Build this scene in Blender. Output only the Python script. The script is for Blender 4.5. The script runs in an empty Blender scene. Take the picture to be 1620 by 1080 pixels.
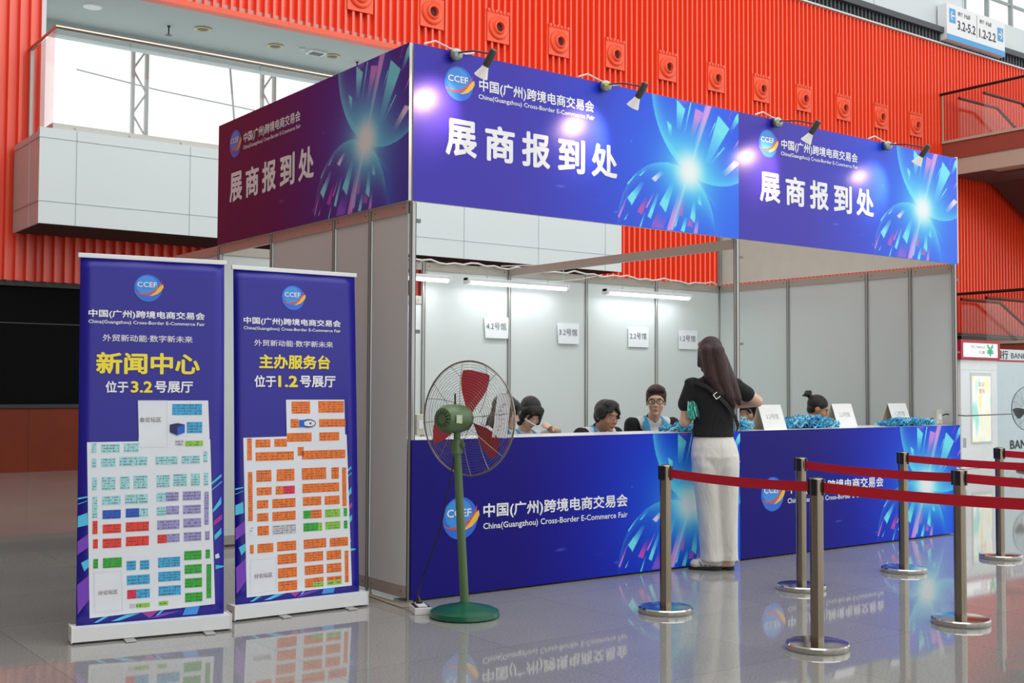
import bpy, bmesh, math, random
import numpy as np
from mathutils import Matrix, Vector, Euler
random.seed(7)
SC = bpy.context.scene
COL = SC.collection
PI = math.pi
# ---------------------------------------------------------------- camera, world, light, exposure
cam = bpy.data.cameras.new('camera'); camo = bpy.data.objects.new('camera', cam); COL.objects.link(camo)
cam.sensor_width = 36.0; cam.lens = 1846.7 / 1620 * 36; cam.clip_end = 200
_yaw, _pit, _rol = .644593, .0394949, .0043941
_f = Vector((math.sin(_yaw)*math.cos(_pit), math.cos(_yaw)*math.cos(_pit), math.sin(_pit)))
_r = Vector((math.cos(_yaw), -math.sin(_yaw), 0)); _u = _r.cross(_f)
_r2 = _r*math.cos(_rol)+_u*math.sin(_rol); _u2 = -_r*math.sin(_rol)+_u*math.cos(_rol)
camo.matrix_world = Matrix(((_r2.x, _u2.x, -_f.x, -3.875), (_r2.y, _u2.y, -_f.y, -6.204), (_r2.z, _u2.z, -_f.z, 1.330), (0, 0, 0, 1)))
SC.camera = camo
SC.view_settings.view_transform = 'Standard'; SC.view_settings.look = 'None'
SC.view_settings.exposure = 0.36; SC.view_settings.gamma = 1.0; SC.view_settings.use_curve_mapping = False
w = bpy.data.worlds.new('world'); SC.world = w; w.use_nodes = True
nt = w.node_tree; nt.nodes.clear()
o_ = nt.nodes.new('ShaderNodeOutputWorld'); b_ = nt.nodes.new('ShaderNodeBackground')
tc = nt.nodes.new('ShaderNodeTexCoord'); sp = nt.nodes.new('ShaderNodeSeparateXYZ'); cr = nt.nodes.new('ShaderNodeValToRGB')
nt.links.new(tc.outputs['Generated'], sp.inputs[0]); nt.links.new(sp.outputs['Z'], cr.inputs[0])
cr.color_ramp.elements[0].position = .02; cr.color_ramp.elements[0].color = (.90, .94, .94, 1)
cr.color_ramp.elements[1].position = .10; cr.color_ramp.elements[1].color = (1.0, 1.0, 1.0, 1)
e_ = cr.color_ramp.elements.new(.42); e_.color = (1.0, 1.0, 1.0, 1); e_ = cr.color_ramp.elements.new(.62); e_.color = (.42, .44, .45, 1)
nt.links.new(cr.outputs[0], b_.inputs[0]); nt.links.new(b_.outputs[0], o_.inputs[0]); b_.inputs[1].default_value = 1.1
def area(name, loc, rot, sx, sy, power, col=(1, 1, 1)):
    l = bpy.data.lights.new(name, 'AREA'); l.shape = 'RECTANGLE'; l.size = sx; l.size_y = sy; l.energy = power; l.color = col
    o = bpy.data.objects.new(name, l); COL.objects.link(o); o.location = loc; o.rotation_euler = rot; return o
# the hall's roof glazing, high above and in front of the stand
area('skylight', (6, -4, 17), (math.radians(28), 0, 0), 26, 12, 1700, (.96, 1, 1))

# ---------------------------------------------------------------- helpers
def srgb(c):
    return tuple(((x/255)/12.92 if x/255 <= .04045 else ((x/255+.055)/1.055)**2.4) for x in c)
MATS = {}
def mat(name, c, rough=.5, metal=0, spec=.5, emit=0, noise=.06, nscale=8, bump=0, alpha=1, coat=0, lin=False):
    if name in MATS: return MATS[name]
    m = bpy.data.materials.new(name); m.use_nodes = True; t = m.node_tree; p = t.nodes['Principled BSDF']
    col = c if lin else srgb(c)
    p.inputs['Roughness'].default_value = rough; p.inputs['Metallic'].default_value = metal
    p.inputs['Specular IOR Level'].default_value = spec; p.inputs['Alpha'].default_value = alpha
    p.inputs['Coat Weight'].default_value = coat
    tc = t.nodes.new('ShaderNodeTexCoord'); n = t.nodes.new('ShaderNodeTexNoise'); n.inputs['Scale'].default_value = nscale; n.inputs['Detail'].default_value = 3
    t.links.new(tc.outputs['Object'], n.inputs['Vector'])
    r = t.nodes.new('ShaderNodeMapRange'); r.inputs['To Min'].default_value = 1-noise; r.inputs['To Max'].default_value = 1+noise
    t.links.new(n.outputs['Fac'], r.inputs['Value'])
    mx = t.nodes.new('ShaderNodeVectorMath'); mx.operation = 'SCALE'; mx.inputs[0].default_value = col
    t.links.new(r.outputs[0], mx.inputs['Scale']); t.links.new(mx.outputs[0], p.inputs['Base Color'])
    if emit:
        p.inputs['Emission Color'].default_value = (*col, 1); p.inputs['Emission Strength'].default_value = emit
    if bump:
        b = t.nodes.new('ShaderNodeBump'); b.inputs['Strength'].default_value = bump; b.inputs['Distance'].default_value = .01
        t.links.new(n.outputs['Fac'], b.inputs['Height']); t.links.new(b.outputs[0], p.inputs['Normal'])
    MATS[name] = m; return m
def glass_mat(name, tint, gl=.12, rough=.03):
    m = bpy.data.materials.new(name); m.use_nodes = True; t = m.node_tree; t.nodes.clear()
    o = t.nodes.new('ShaderNodeOutputMaterial'); mx = t.nodes.new('ShaderNodeMixShader'); tr = t.nodes.new('ShaderNodeBsdfTransparent'); g = t.nodes.new('ShaderNodeBsdfGlossy')
    fr = t.nodes.new('ShaderNodeLayerWeight'); pw = t.nodes.new('ShaderNodeMath'); pw.operation = 'POWER'; pw.inputs[1].default_value = 5
    ad = t.nodes.new('ShaderNodeMath'); ad.operation = 'MULTIPLY_ADD'; ad.use_clamp = True; ad.inputs[1].default_value = .9; ad.inputs[2].default_value = .04+gl
    t.links.new(fr.outputs['Facing'], pw.inputs[0]); t.links.new(pw.outputs[0], ad.inputs[0]); t.links.new(ad.outputs[0], mx.inputs[0])
    tr.inputs[0].default_value = (*tint, 1); g.inputs['Roughness'].default_value = rough
    t.links.new(tr.outputs[0], mx.inputs[1]); t.links.new(g.outputs[0], mx.inputs[2]); t.links.new(mx.outputs[0], o.inputs[0])
    return m

class MB:
    """collects shapes and links them as ONE mesh object"""
    def __init__(s): s.v = []; s.f = []; s.m = []; s.sm = []
    def add(s, vs, fs, m=0, smooth=False):
        o = len(s.v); s.v += [tuple(v) for v in vs]; s.f += [tuple(i+o for i in f) for f in fs]; s.m += [m]*len(fs); s.sm += [smooth]*len(fs); return s
    def box(s, x0, y0, z0, x1, y1, z1, m=0, M=None):
        vs = [Vector(v) for v in ((x0,y0,z0),(x1,y0,z0),(x1,y1,z0),(x0,y1,z0),(x0,y0,z1),(x1,y0,z1),(x1,y1,z1),(x0,y1,z1))]
        if M: vs = [M @ v for v in vs]
        return s.add(vs, [(0,3,2,1),(4,5,6,7),(0,1,5,4),(1,2,6,5),(2,3,7,6),(3,0,4,7)], m)
    def quad(s, pts, m=0): return s.add(pts, [tuple(range(len(pts)))], m)
    def lathe(s, prof, c=(0,0,0), n=32, m=0, axis=(0,0,1), smooth=True, cap=True):
        q = Vector((0,0,1)).rotation_difference(Vector(axis)); c = Vector(c); vs = []; fs = []
        for r, z in prof:
            for i in range(n):
                a = 2*PI*i/n; vs.append(c + q @ Vector((r*math.cos(a), r*math.sin(a), z)))
        for j in range(len(prof)-1):
            for i in range(n):
                k = (i+1) % n; fs.append((j*n+i, j*n+k, (j+1)*n+k, (j+1)*n+i))
        if cap: fs.append(tuple(range(n-1,-1,-1))); fs.append(tuple((len(prof)-1)*n+i for i in range(n)))
        return s.add(vs, fs, m, smooth)
    def cyl(s, p0, p1, r0, r1=None, n=16, m=0, smooth=True):
        p0 = Vector(p0); p1 = Vector(p1); L = (p1-p0).length
        return s.lathe([(r0,0),(r1 if r1 is not None else r0,L)], p0, n, m, (p1-p0).normalized(), smooth)
    def tube(s, pts, r, n=6, m=0, closed=False):
        P = [Vector(p) for p in pts]; N = len(P); vs = []; fs = []; prev = None
        for i in range(N):
            a = P[(i-1) % N] if (closed or i > 0) else P[i]; b = P[(i+1) % N] if (closed or i < N-1) else P[i]
            d = (b-a).normalized()
            if prev is None:
                u = d.orthogonal().normalized()
            else:
                u = (prev - d*prev.dot(d)).normalized()
            prev = u; v = d.cross(u)
            rr = r[i] if isinstance(r, (list, tuple)) else r
            for k in range(n):
                t = 2*PI*k/n; vs.append(P[i] + (u*math.cos(t)+v*math.sin(t))*rr)
        for i in range(N if closed else N-1):
            j = (i+1) % N
            for k in range(n):
                l = (k+1) % n; fs.append((i*n+k, i*n+l, j*n+l, j*n+k))
        if not closed: fs.append(tuple(range(n-1,-1,-1))); fs.append(tuple((N-1)*n+k for k in range(n)))
        return s.add(vs, fs, m, True)
    def ribbon(s, pts, wv, th, m=0):
        """flat strap: wv = half width vector(s)"""
        P = [Vector(p) for p in pts]; vs = []; fs = []
        for i, p in enumerate(P):
            a = P[max(i-1,0)]; b = P[min(i+1,len(P)-1)]; d = (b-a).normalized(); w_ = Vector(wv[i] if isinstance(wv, list) else wv)
            nn = d.cross(w_).normalized()*th
            vs += [p-w_-nn, p+w_-nn, p+w_+nn, p-w_+nn]
        for i in range(len(P)-1):
            for k in range(4):
                l = (k+1) % 4; fs.append((i*4+k, i*4+l, i*4+4+l, i*4+4+k))
        fs += [(3,2,1,0), tuple(len(vs)-4+k for k in range(4))]
        return s.add(vs, fs, m, False)
    def build(s, name, mats, parent=None, bevel=0, loc=None, rotz=0, angle=35):
        me = bpy.data.meshes.new(name); me.from_pydata(s.v, [], s.f)
        if not isinstance(mats, (list, tuple)): mats = [mats]
        for m in mats: me.materials.append(m)
        me.polygons.foreach_set('material_index', s.m); me.polygons.foreach_set('use_smooth', s.sm)
        bm = bmesh.new(); bm.from_mesh(me); bmesh.ops.recalc_face_normals(bm, faces=bm.faces); bm.to_mesh(me); bm.free()
        if any(s.sm): me.set_sharp_from_angle(angle=math.radians(angle))
        me.update()
        o = bpy.data.objects.new(name, me); COL.objects.link(o)
        if parent: o.parent = parent
        if loc: o.location = loc
        if rotz: o.rotation_euler = (0,0,rotz)
        if bevel:
            b = o.modifiers.new('bevel', 'BEVEL'); b.width = bevel; b.segments = 2; b.limit_method = 'ANGLE'
        return o
def tag(o, label=None, cat=None, group=None, kind=None):
    if label: o['label'] = label
    if cat: o['category'] = cat
    if group: o['group'] = group
    if kind: o['kind'] = kind
    return o
def empty(name, loc, rotz=0, label=None, cat=None, group=None):
    o = bpy.data.objects.new(name, None); COL.objects.link(o); o.location = loc; o.rotation_euler = (0,0,rotz); o.empty_display_size = .1
    return tag(o, label, cat, group)
def copy_tree(o, parent=None):
    c = o.copy(); COL.objects.link(c); c.parent = parent
    for ch in list(o.children): copy_tree(ch, c)
    return c
def struct(o): o['kind'] = 'structure'; return o
TXT = {}
def text_geo(s, bold):
    k = (s, bold)
    if k not in TXT:
        cu = bpy.data.curves.new('t', 'FONT'); cu.body = s; cu.size = 1; cu.offset = bold; cu.resolution_u = 2; cu.fill_mode = 'FRONT'
        ob = bpy.data.objects.new('t', cu); COL.objects.link(ob)
        dg = bpy.context.evaluated_depsgraph_get(); me = bpy.data.meshes.new_from_object(ob.evaluated_get(dg))
        n = len(me.vertices); co = np.zeros(n*3); me.vertices.foreach_get('co', co); co = co.reshape(-1,3)[:, :2]
        fs = [tuple(p.vertices) for p in me.polygons]
        bpy.data.objects.remove(ob); bpy.data.curves.remove(cu); bpy.data.meshes.remove(me)
        TXT[k] = (co, fs)
    return TXT[k]
def put_text(mb, s, x0, x1, z0, z1, y, m=0, bold=0.0, keep=False):
    """fit the string's ink into the rectangle x0..x1, z0..z1 of a plane facing -Y at depth y; bold thickens the strokes (in em)"""
    co, fs = text_geo(s, 0.0)
    a = co.min(0)-bold; b = co.max(0)+bold; sx = (x1-x0)/(b[0]-a[0]); sz = (z1-z0)/(b[1]-a[1])
    if keep: sx = sz = min(sx, sz)
    cx = (x0+x1)/2; cz = (z0+z1)/2; mx = (a[0]+b[0])/2; mz = (a[1]+b[1])/2
    offs = [(0, 0)] if not bold else [(bold*math.cos(k*PI/4), bold*math.sin(k*PI/4)) for k in range(8)]+[(0, 0)]
    for k, (ox, oz) in enumerate(offs):
        mb.add([(cx+(v[0]+ox-mx)*sx, y-k*.00008, cz+(v[1]+oz-mz)*sz) for v in co], fs, m)
    return mb
# ---------------------------------------------------------------- the hall
RED = mat('red_metal', (248, 80, 40), rough=.30, spec=.85, noise=.03, nscale=1.5)
REDD = mat('red_metal_plate', (246, 88, 50), rough=.42, noise=.03)
PALE = mat('pale_panel', (214, 222, 222), rough=.5, noise=.02, nscale=1)
GREYJ = mat('panel_joint', (192, 202, 203), rough=.7)
CEILW = mat('soffit_paint', (188, 196, 194), rough=.8, noise=.02)
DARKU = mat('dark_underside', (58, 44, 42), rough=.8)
BLK = mat('black_board', (5, 5, 6), rough=.6, noise=.2, nscale=1, spec=.08)
STEEL = mat('brushed_steel', (168, 160, 148), rough=.24, metal=1, noise=.04, nscale=30)
ALU = mat('aluminium_profile', (186, 186, 182), rough=.35, metal=.75, noise=.03)
WHITE = mat('white_enamel', (236, 238, 238), rough=.35, noise=.015)
BLACKP = mat('black_plastic', (22, 22, 24), rough=.4)
# floor
fl = MB().quad([(-16,-18,0),(40,-18,0),(40,16,0),(-16,16,0)])
m = bpy.data.materials.new('polished_granite'); m.use_nodes = True; t = m.node_tree; p = t.nodes['Principled BSDF']
tcn = t.nodes.new('ShaderNodeTexCoord')
n1 = t.nodes.new('ShaderNodeTexNoise'); n1.inputs['Scale'].default_value = 75; n1.inputs['Detail'].default_value = 6; n1.inputs['Roughness'].default_value = .75
n2 = t.nodes.new('ShaderNodeTexNoise'); n2.inputs['Scale'].default_value = 1.3; n2.inputs['Detail'].default_value = 4
mp = t.nodes.new('ShaderNodeMapping'); mp.inputs['Location'].default_value = (.25, .35, 0)
br = t.nodes.new('ShaderNodeTexBrick'); br.offset = 0; br.inputs['Scale'].default_value = 1; br.inputs['Brick Width'].default_value = 1.0; br.inputs['Row Height'].default_value = 1.0
br.inputs['Mortar Size'].default_value = .0022; br.inputs['Color1'].default_value = (1,1,1,1); br.inputs['Color2'].default_value = (.9,.9,.92,1); br.inputs['Mortar'].default_value = (.62,.62,.63,1)
cr1 = t.nodes.new('ShaderNodeValToRGB'); cr1.color_ramp.elements[0].position = .35; cr1.color_ramp.elements[0].color = (.25,.243,.222,1); cr1.color_ramp.elements[1].position = .68; cr1.color_ramp.elements[1].color = (.42,.41,.38,1)
r2 = t.nodes.new('ShaderNodeMapRange'); r2.inputs['To Min'].default_value = .86; r2.inputs['To Max'].default_value = 1.12
for a, b in ((tcn.outputs['Object'], n1.inputs['Vector']), (tcn.outputs['Object'], n2.inputs['Vector']), (tcn.outputs['Object'], mp.inputs[0]), (mp.outputs[0], br.inputs['Vector']), (n1.outputs['Fac'], cr1.inputs[0]), (n2.outputs['Fac'], r2.inputs['Value'])): t.links.new(a, b)
mu = t.nodes.new('ShaderNodeMix'); mu.data_type = 'RGBA'; mu.blend_type = 'MULTIPLY'; mu.inputs[0].default_value = 1
t.links.new(cr1.outputs[0], mu.inputs[6]); t.links.new(br.outputs['Color'], mu.inputs[7])
sc_ = t.nodes.new('ShaderNodeVectorMath'); sc_.operation = 'SCALE'; t.links.new(mu.outputs[2], sc_.inputs[0]); t.links.new(r2.outputs[0], sc_.inputs['Scale'])
t.links.new(sc_.outputs[0], p.inputs['Base Color'])
rr = t.nodes.new('ShaderNodeMapRange'); rr.inputs['To Min'].default_value = .025; rr.inputs['To Max'].default_value = .06; t.links.new(n2.outputs['Fac'], rr.inputs['Value']); t.links.new(rr.outputs[0], p.inputs['Roughness'])
p.inputs['Specular IOR Level'].default_value = .6
struct(fl.build('floor', m))

WY = 12.69; PER = .158
def corr(mb, x0, x1, z0, z1, y=WY, depth=.12, per=PER):
    """vertical ridged sheet: ridges stand out of the plane y towards -Y"""
    n = int(math.ceil((x1-x0)/per)); xs = []
    for i in range(n):
        a = x0+i*per
        for dx, d in ((0,0),(.096,0),(.104,depth),(.150,depth)): xs.append((min(a+dx, x1), d))
    xs.append((x1, 0)); vs = []; fs = []
    for x, d in xs: vs += [(x, y-d, z0), (x, y-d, z1)]
    for i in range(len(xs)-1): fs.append((i*2, i*2+2, i*2+3, i*2+1))
    # closing strip at top and bottom
    vs2 = []
    mb.add(vs, fs, 0)
    for z in (z0, z1):
        b = [(x, y-d, z) for x, d in xs]; c_ = [(x, y+.02, z) for x, d in xs]
        k = len(b); mb.add(b+c_, [(i, i+1, k+i+1, k+i) for i in range(k-1)], 0)
XR = 36.0
mb = MB(); corr(mb, -15.8, 1.05, 2.94, 12.3); struct(mb.build('wall_back_left', RED))
mb = MB(); corr(mb, 1.05, 12.2, 2.94, 4.0); struct(mb.build('wall_back_under_balcony', RED))
mb = MB(); corr(mb, 12.2, XR, 2.94, 7.78); struct(mb.build('wall_back_right', RED))
mb = MB(); corr(mb, 1.05, XR, 7.78, 11.05)
mb.box(1.05, WY-.15, 7.70, 12.2, WY+.05, 7.79, 1)
struct(mb.build('wall_back_upper', [RED, REDD]))
# grille strip, ledge and pale wall over the red cladding
SLOT = mat('louvre_slat', (70, 74, 76), rough=.5); DK = mat('dark_gap', (16, 16, 18), rough=.8)
mb = MB(); mb.box(1.05, WY-.02, 11.06, XR, WY+.2, 11.36, 1)
n = int((XR-14)/.16)
for i in range(n): mb.box(14+i*.16, WY-.14, 11.08, 14+i*.16+.06, WY-.02, 11.34, 0)
mb.box(1.05, WY-.17, 11.045, XR, WY+.1, 11.085, 2); mb.box(1.05, WY-.25, 11.34, XR, WY+.2, 11.5, 0)
struct(mb.build('trim_1', [SLOT, DK, PALE]))
mb = MB(); mb.box(1.05, WY, 11.5, 26.7, WY+.3, 18, 0); mb.box(26.7, WY, 11.5, 36, WY+.3, 12.35, 0)
for x in (18.2, 22.4, 26.6): mb.box(x, WY-.012, 11.5, x+.02, WY, 18, 1)
struct(mb.build('wall_back_top', [PALE, GREYJ]))
GL = glass_mat('clear_glass', (.98, 1, .995), .02)
mb = MB()
for x in (26.7, 27.9, 29.2, 30.5, 31.8, 33.1): mb.box(x, WY-.02, 12.35, x+.09, WY+.1, 18)
for z in (12.95, 13.6, 14.4, 15.4): mb.box(26.7, WY-.01, z, 36, WY+.08, z+.07)
w2 = struct(mb.build('window_2', mat('grey_mullion', (150, 158, 158), rough=.4)))
MB().box(26.7, WY+.03, 12.35, 36, WY+.05, 18).build('glass_pane', GL, w2)
# recess behind the balcony: ceiling, cheek walls, floor, glazed back wall
mb = MB(); mb.box(1.05, WY-.02, 7.78, 12.2, 15.4, 7.9); struct(mb.build('ceiling', CEILW))
mb = MB(); mb.box(1.05, WY, 4.0, 1.15, 15.4, 7.78); mb.box(12.1, WY, 4.0, 12.2, 15.4, 7.78); struct(mb.build('wall_left_recess', PALE))
mb = MB(); mb.box(1.15, WY, 4.6, 12.1, 15.4, 4.75); struct(mb.build('trim_2', PALE))
mb = MB(); mb.box(1.15, 15.0, 7.55, 12.1, 15.25, 7.78); mb.box(1.15, 15.0, 4.75, 12.1, 15.25, 5.0)
for x in (1.15, 8.85, 12.0): mb.box(x, 15.05, 5.0, x+.05, 15.15, 7.55)
w1 = struct(mb.build('window_1', mat('recess_frame', (176, 186, 184), rough=.6)))
MB().box(1.15, 15.08, 5.0, 12.1, 15.09, 7.55).build('glass_pane', GL, w1)
# black display board, brown dado below
mb = MB(); mb.box(-15.8, WY+.03, .99, XR, WY+.15, 2.94, 0); mb.box(-15.8, WY+.01, 2.28, XR, WY+.03, 2.30, 1); mb.box(-15.8, WY-.06, .985, XR, WY+.1, 1.04, 1); mb.box(-15.8, WY-.03, 2.86, XR, WY+.1, 2.94, 1)
struct(mb.build('wall_back_black', [BLK, mat('dark_rail', (38, 38, 38), rough=.5)]))
WOOD = mat('red_brown_veneer', (112, 42, 16), rough=.55, noise=.18, nscale=2.5, spec=.25)
mb = MB(); mb.box(-15.8, WY-.03, .0, XR, WY+.15, .985, 0)
for i in range(24): mb.box(-15.8+i*2.1, WY-.034, .03, -15.79+i*2.1, WY-.03, .98, 1)
struct(mb.build('wall_back_dado', [WOOD, mat('veneer_joint', (80, 34, 18), rough=.6)]))
# unseen wall added at the left to block sky and shape the side light 
mb = MB(); corr(mb, -18, 12.6, 0, 16); o = mb.build('wall_left_added', mat('brown_grey_cladding', (172, 156, 148), rough=.5)); struct(o); o.matrix_world = Matrix.Translation((3.6, 0, 0)) @ Matrix.Rotation(PI/2, 4, 'Z')

# balcony
root = empty('balcony', (.69, 12.69, 3.66), 0, 'long white panelled balcony with tall glass balustrade projecting from the red wall', 'balcony')
root.location = (0,0,0)
mb = MB(); mb.box(.69, 11.18, 3.80, 11.94, 12.58, 5.0, 0)
# sloping dark underside (lower at the front edge)
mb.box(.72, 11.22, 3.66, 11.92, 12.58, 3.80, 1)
mb.box(.69, 11.18, 3.66, 11.94, 11.22, 3.8, 0); mb.box(.69, 11.22, 3.66, .72, 12.58, 3.8, 0)
mb.box(.69, 11.18, 5.0, 11.94, 11.30, 5.05, 0)
for z in (3.98, 4.90): mb.box(.685, 11.172, z, 11.945, 11.18, z+.012, 2); mb.box(.682, 11.18, z, .69, 12.55, z+.012, 2)
for x in (1.21, 2.93, 4.65, 6.37, 8.09, 9.81, 11.5): mb.box(x, 11.172, 3.67, x+.012, 11.18, 5.04, 2)
mb.box(.682, 11.7, 3.67, .69, 11.712, 5.04, 2)
mb.build('parapet', [PALE, DARKU, GREYJ], root)
FG = glass_mat('balustrade_glass', (.99, 1, 1), .02)
xs = [.90, 2.0, 3.11, 4.11, 5.21, 6.3, 7.4, 8.5, 9.6, 10.7, 11.9]
for a, b in zip(xs[:-1], xs[1:]): MB().box(a+.012, 11.25, 5.14, b-.012, 11.262, 6.52).build('glass_pane', FG, root)
MB().box(.90, 11.28, 5.14, .912, 12.58, 6.5).build('glass_pane', FG, root)
mb = MB()
mb.tube([(.90, 12.62, 6.53), (.90, 11.25, 6.56), (11.93, 11.25, 6.56)], .035, 10); mb.build('handrail', STEEL, root)
mb = MB(); mb.box(.88, 11.22, 5.05, 11.92, 11.29, 5.14); mb.box(.88, 11.29, 5.05, .93, 12.58, 5.14)
for x in np.arange(1.2, 11.9, .8): mb.cyl((x, 11.2, 5.095), (x, 11.22, 5.095), .015)
for x in (.90,): mb.box(x-.02, 12.5, 5.05, x+.03, 12.56, 6.5)
mb.build('base_rail', mat('rail_channel', (198, 196, 190), rough=.4), root)
# lattice columns and a cable outside the glazing
TG = mat('truss_grey', (150, 156, 154), rough=.5)
def lattice(x, name_label):
    r = empty('lattice_column', (x, 17, 0), 0, name_label, 'column')
    mb = MB(); mb.box(-.16, -.05, 0, -.10, .05, 9.5); mb.box(.12, -.05, 0, .18, .05, 9.5)
    for i in range(10): z = .5+i*.9; mb.tube([(-.13, 0, z), (.15, 0, z+.45), (-.13, 0, z+.9)], .022, 6)
    mb.build('lattice', TG, r)
lattice(4.12, 'grey steel lattice column seen through the glazing, nearer the balcony corner')
lattice(6.92, 'grey steel lattice column seen through the glazing, beside the maroon side banner')
r = empty('window_bracing', (5.4, 15.3, 4.75), 0, 'thin dark upright mast with cross rails just outside the bright glazing', 'bracing')
MB().tube([(-.10, 0, 0), (.05, 0, 1.6), (-.08, 0, 2.9)], .022, 6).build('mast', TG, r)
MB().tube([(-3.0, .05, 2.32), (-1.5, .05, 2.18), (.1, .05, 2.10), (2.6, .05, 1.95)], .014, 6).build('cross_rail', TG, r)

# ceiling fittings in the recess ceiling
CF = mat('fitting_cream', (214, 200, 150), rough=.5); CFD = mat('fitting_grey', (96, 98, 92), rough=.6)
for i, (x, y, k, lb) in enumerate([(3.62,14.05,'s','black sprinkler head under the recess ceiling nearest the balcony corner'),(4.16,13.81,'d','cream round downlight beside the sprinkler in the recess ceiling'),
        (5.66,13.98,'d','larger cream round downlight in the middle of the recess ceiling'),(6.14,13.82,'t','tiny white round detector in the recess ceiling'),
        (6.47,13.88,'v','small square white air outlet in the recess ceiling'),(6.84,13.92,'d','yellowish round downlight next to the square air outlet'),
        (7.44,14.01,'s','dark sprinkler head close to the top edge of the maroon side banner'),(2.18,13.76,'w','flat white round cover in the recess ceiling near the red wall')]):
    nm, ct = {'s':('sprinkler','sprinkler'),'d':('downlight','ceiling light'),'t':('smoke_detector','detector'),'v':('air_outlet','vent'),'w':('ceiling_cover','cover')}[k]
    r = empty(nm, (x, y, 7.78), 0, lb, ct)
    if k == 's': MB().cyl((0,0,0),(0,0,-.02),.03).cyl((0,0,-.02),(0,0,-.16),.012).cyl((0,0,-.16),(0,0,-.17),.05,.06).build('sprinkler_head', BLACKP, r)
    elif k == 'd':
        MB().lathe([(.13,0),(.15,-.02),(.12,-.03),(.10,-.012)], n=24, cap=False).build('trim_ring', CF, r); MB().lathe([(.10,-.012),(.001,-.008)], n=24).build('lens', CFD, r)
    elif k == 'v': MB().box(-.17,-.14,-.04,.17,.14,0).build('frame', WHITE, r); MB().box(-.12,-.09,-.05,.12,.09,-.04).build('grille', CFD, r)
    else: MB().lathe([(.16 if k=='w' else .07,0),(.15 if k=='w' else .06,-.03),(.02,-.04)], n=24).build('cover', WHITE if k=='w' else mat('off_white', (205,205,200)), r)

# round air nozzles in the red cladding
NZD = mat('nozzle_dark', (70, 22, 16), rough=.7)
nz = empty('air_nozzle', (6.675, WY-.12, 8.56), 0)
mb = MB(); mb.box(-.27, -.03, -.30, .27, -.002, .31)
for i in range(6): mb.box(-.27+i*.095, -.055, .29, -.21+i*.095, -.002, .35)
mb.build('plate', REDD, nz)
MB().lathe([(.235,0),(.235,.03),(.21,.05),(.17,.035),(.15,.03),(.125,.075),(.10,.085),(.088,.06),(.088,.005)], (0,-.03,0), 32, axis=(0,-1,0), cap=False).build('ring', REDD, nz)
MB().lathe([(.088,.012),(.02,.010)], (0,-.03,0), 24, axis=(0,-1,0)).build('opening', NZD, nz)
for i in range(12):
    r = nz if i == 0 else copy_tree(nz)
    r.location = (6.675+i*1.58, WY-.12, 8.56)
    tag(r, 'round red air nozzle on a square plate high on the ridged red wall', 'air nozzle', 'air nozzles along the red wall')

# hanging direction sign
root = empty('direction_sign', (25.28, WY-.34, 11.15), 0, 'white hall direction sign with blue arrows on the pale wall above the red cladding', 'sign')
SBL = mat('sign_blue', (70, 160, 220), rough=.4); INK = mat('dark_ink', (40, 46, 54), rough=.6)
MB().box(0, 0, 0, 2.98, .3, 1.03).build('sign_box', WHITE, root, bevel=.01)
mb = MB(); mb.box(0, -.006, 0, 2.98, 0, .16)
mb.box(.12, -.006, .50, .42, 0, .90); mb.box(2.58, -.006, .42, 2.88, 0, .82)
mb.build('blue_field', SBL, root)
mb = MB()
for x0, s, zc in ((.27, -1, .70), (2.73, 1, .62)):
    mb.add([(x0-s*.10, -.009, zc-.025), (x0+s*.08, -.009, zc-.025), (x0+s*.08, -.009, zc+.025), (x0-s*.10, -.009, zc+.025)], [(0,1,2,3)])
    for q in (-1, 1): mb.add([(x0+s*.11, -.009, zc), (x0+s*.06, -.009, zc), (x0-s*.01, -.009, zc+q*.13), (x0+s*.04, -.009, zc+q*.13)], [(0,1,2,3)])
mb.build('arrow', WHITE, root)
mb = MB(); put_text(mb, '展厅', .54, .78, .75, .88, -.008, keep=True); put_text(mb, 'Hall', .86, 1.16, .75, .88, -.008, keep=True)
put_text(mb, '3.2-5.2', .52, 1.42, .36, .62, -.008, bold=.012); put_text(mb, '展厅', 1.64, 1.88, .75, .88, -.008, keep=True); put_text(mb, 'Hall', 1.96, 2.26, .75, .88, -.008, keep=True)
put_text(mb, '1.2-2.2', 1.62, 2.48, .34, .60, -.008, bold=.012); mb.box(1.50,-.007,.3,1.505,0,.95)
mb.build('lettering', INK, root)

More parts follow.
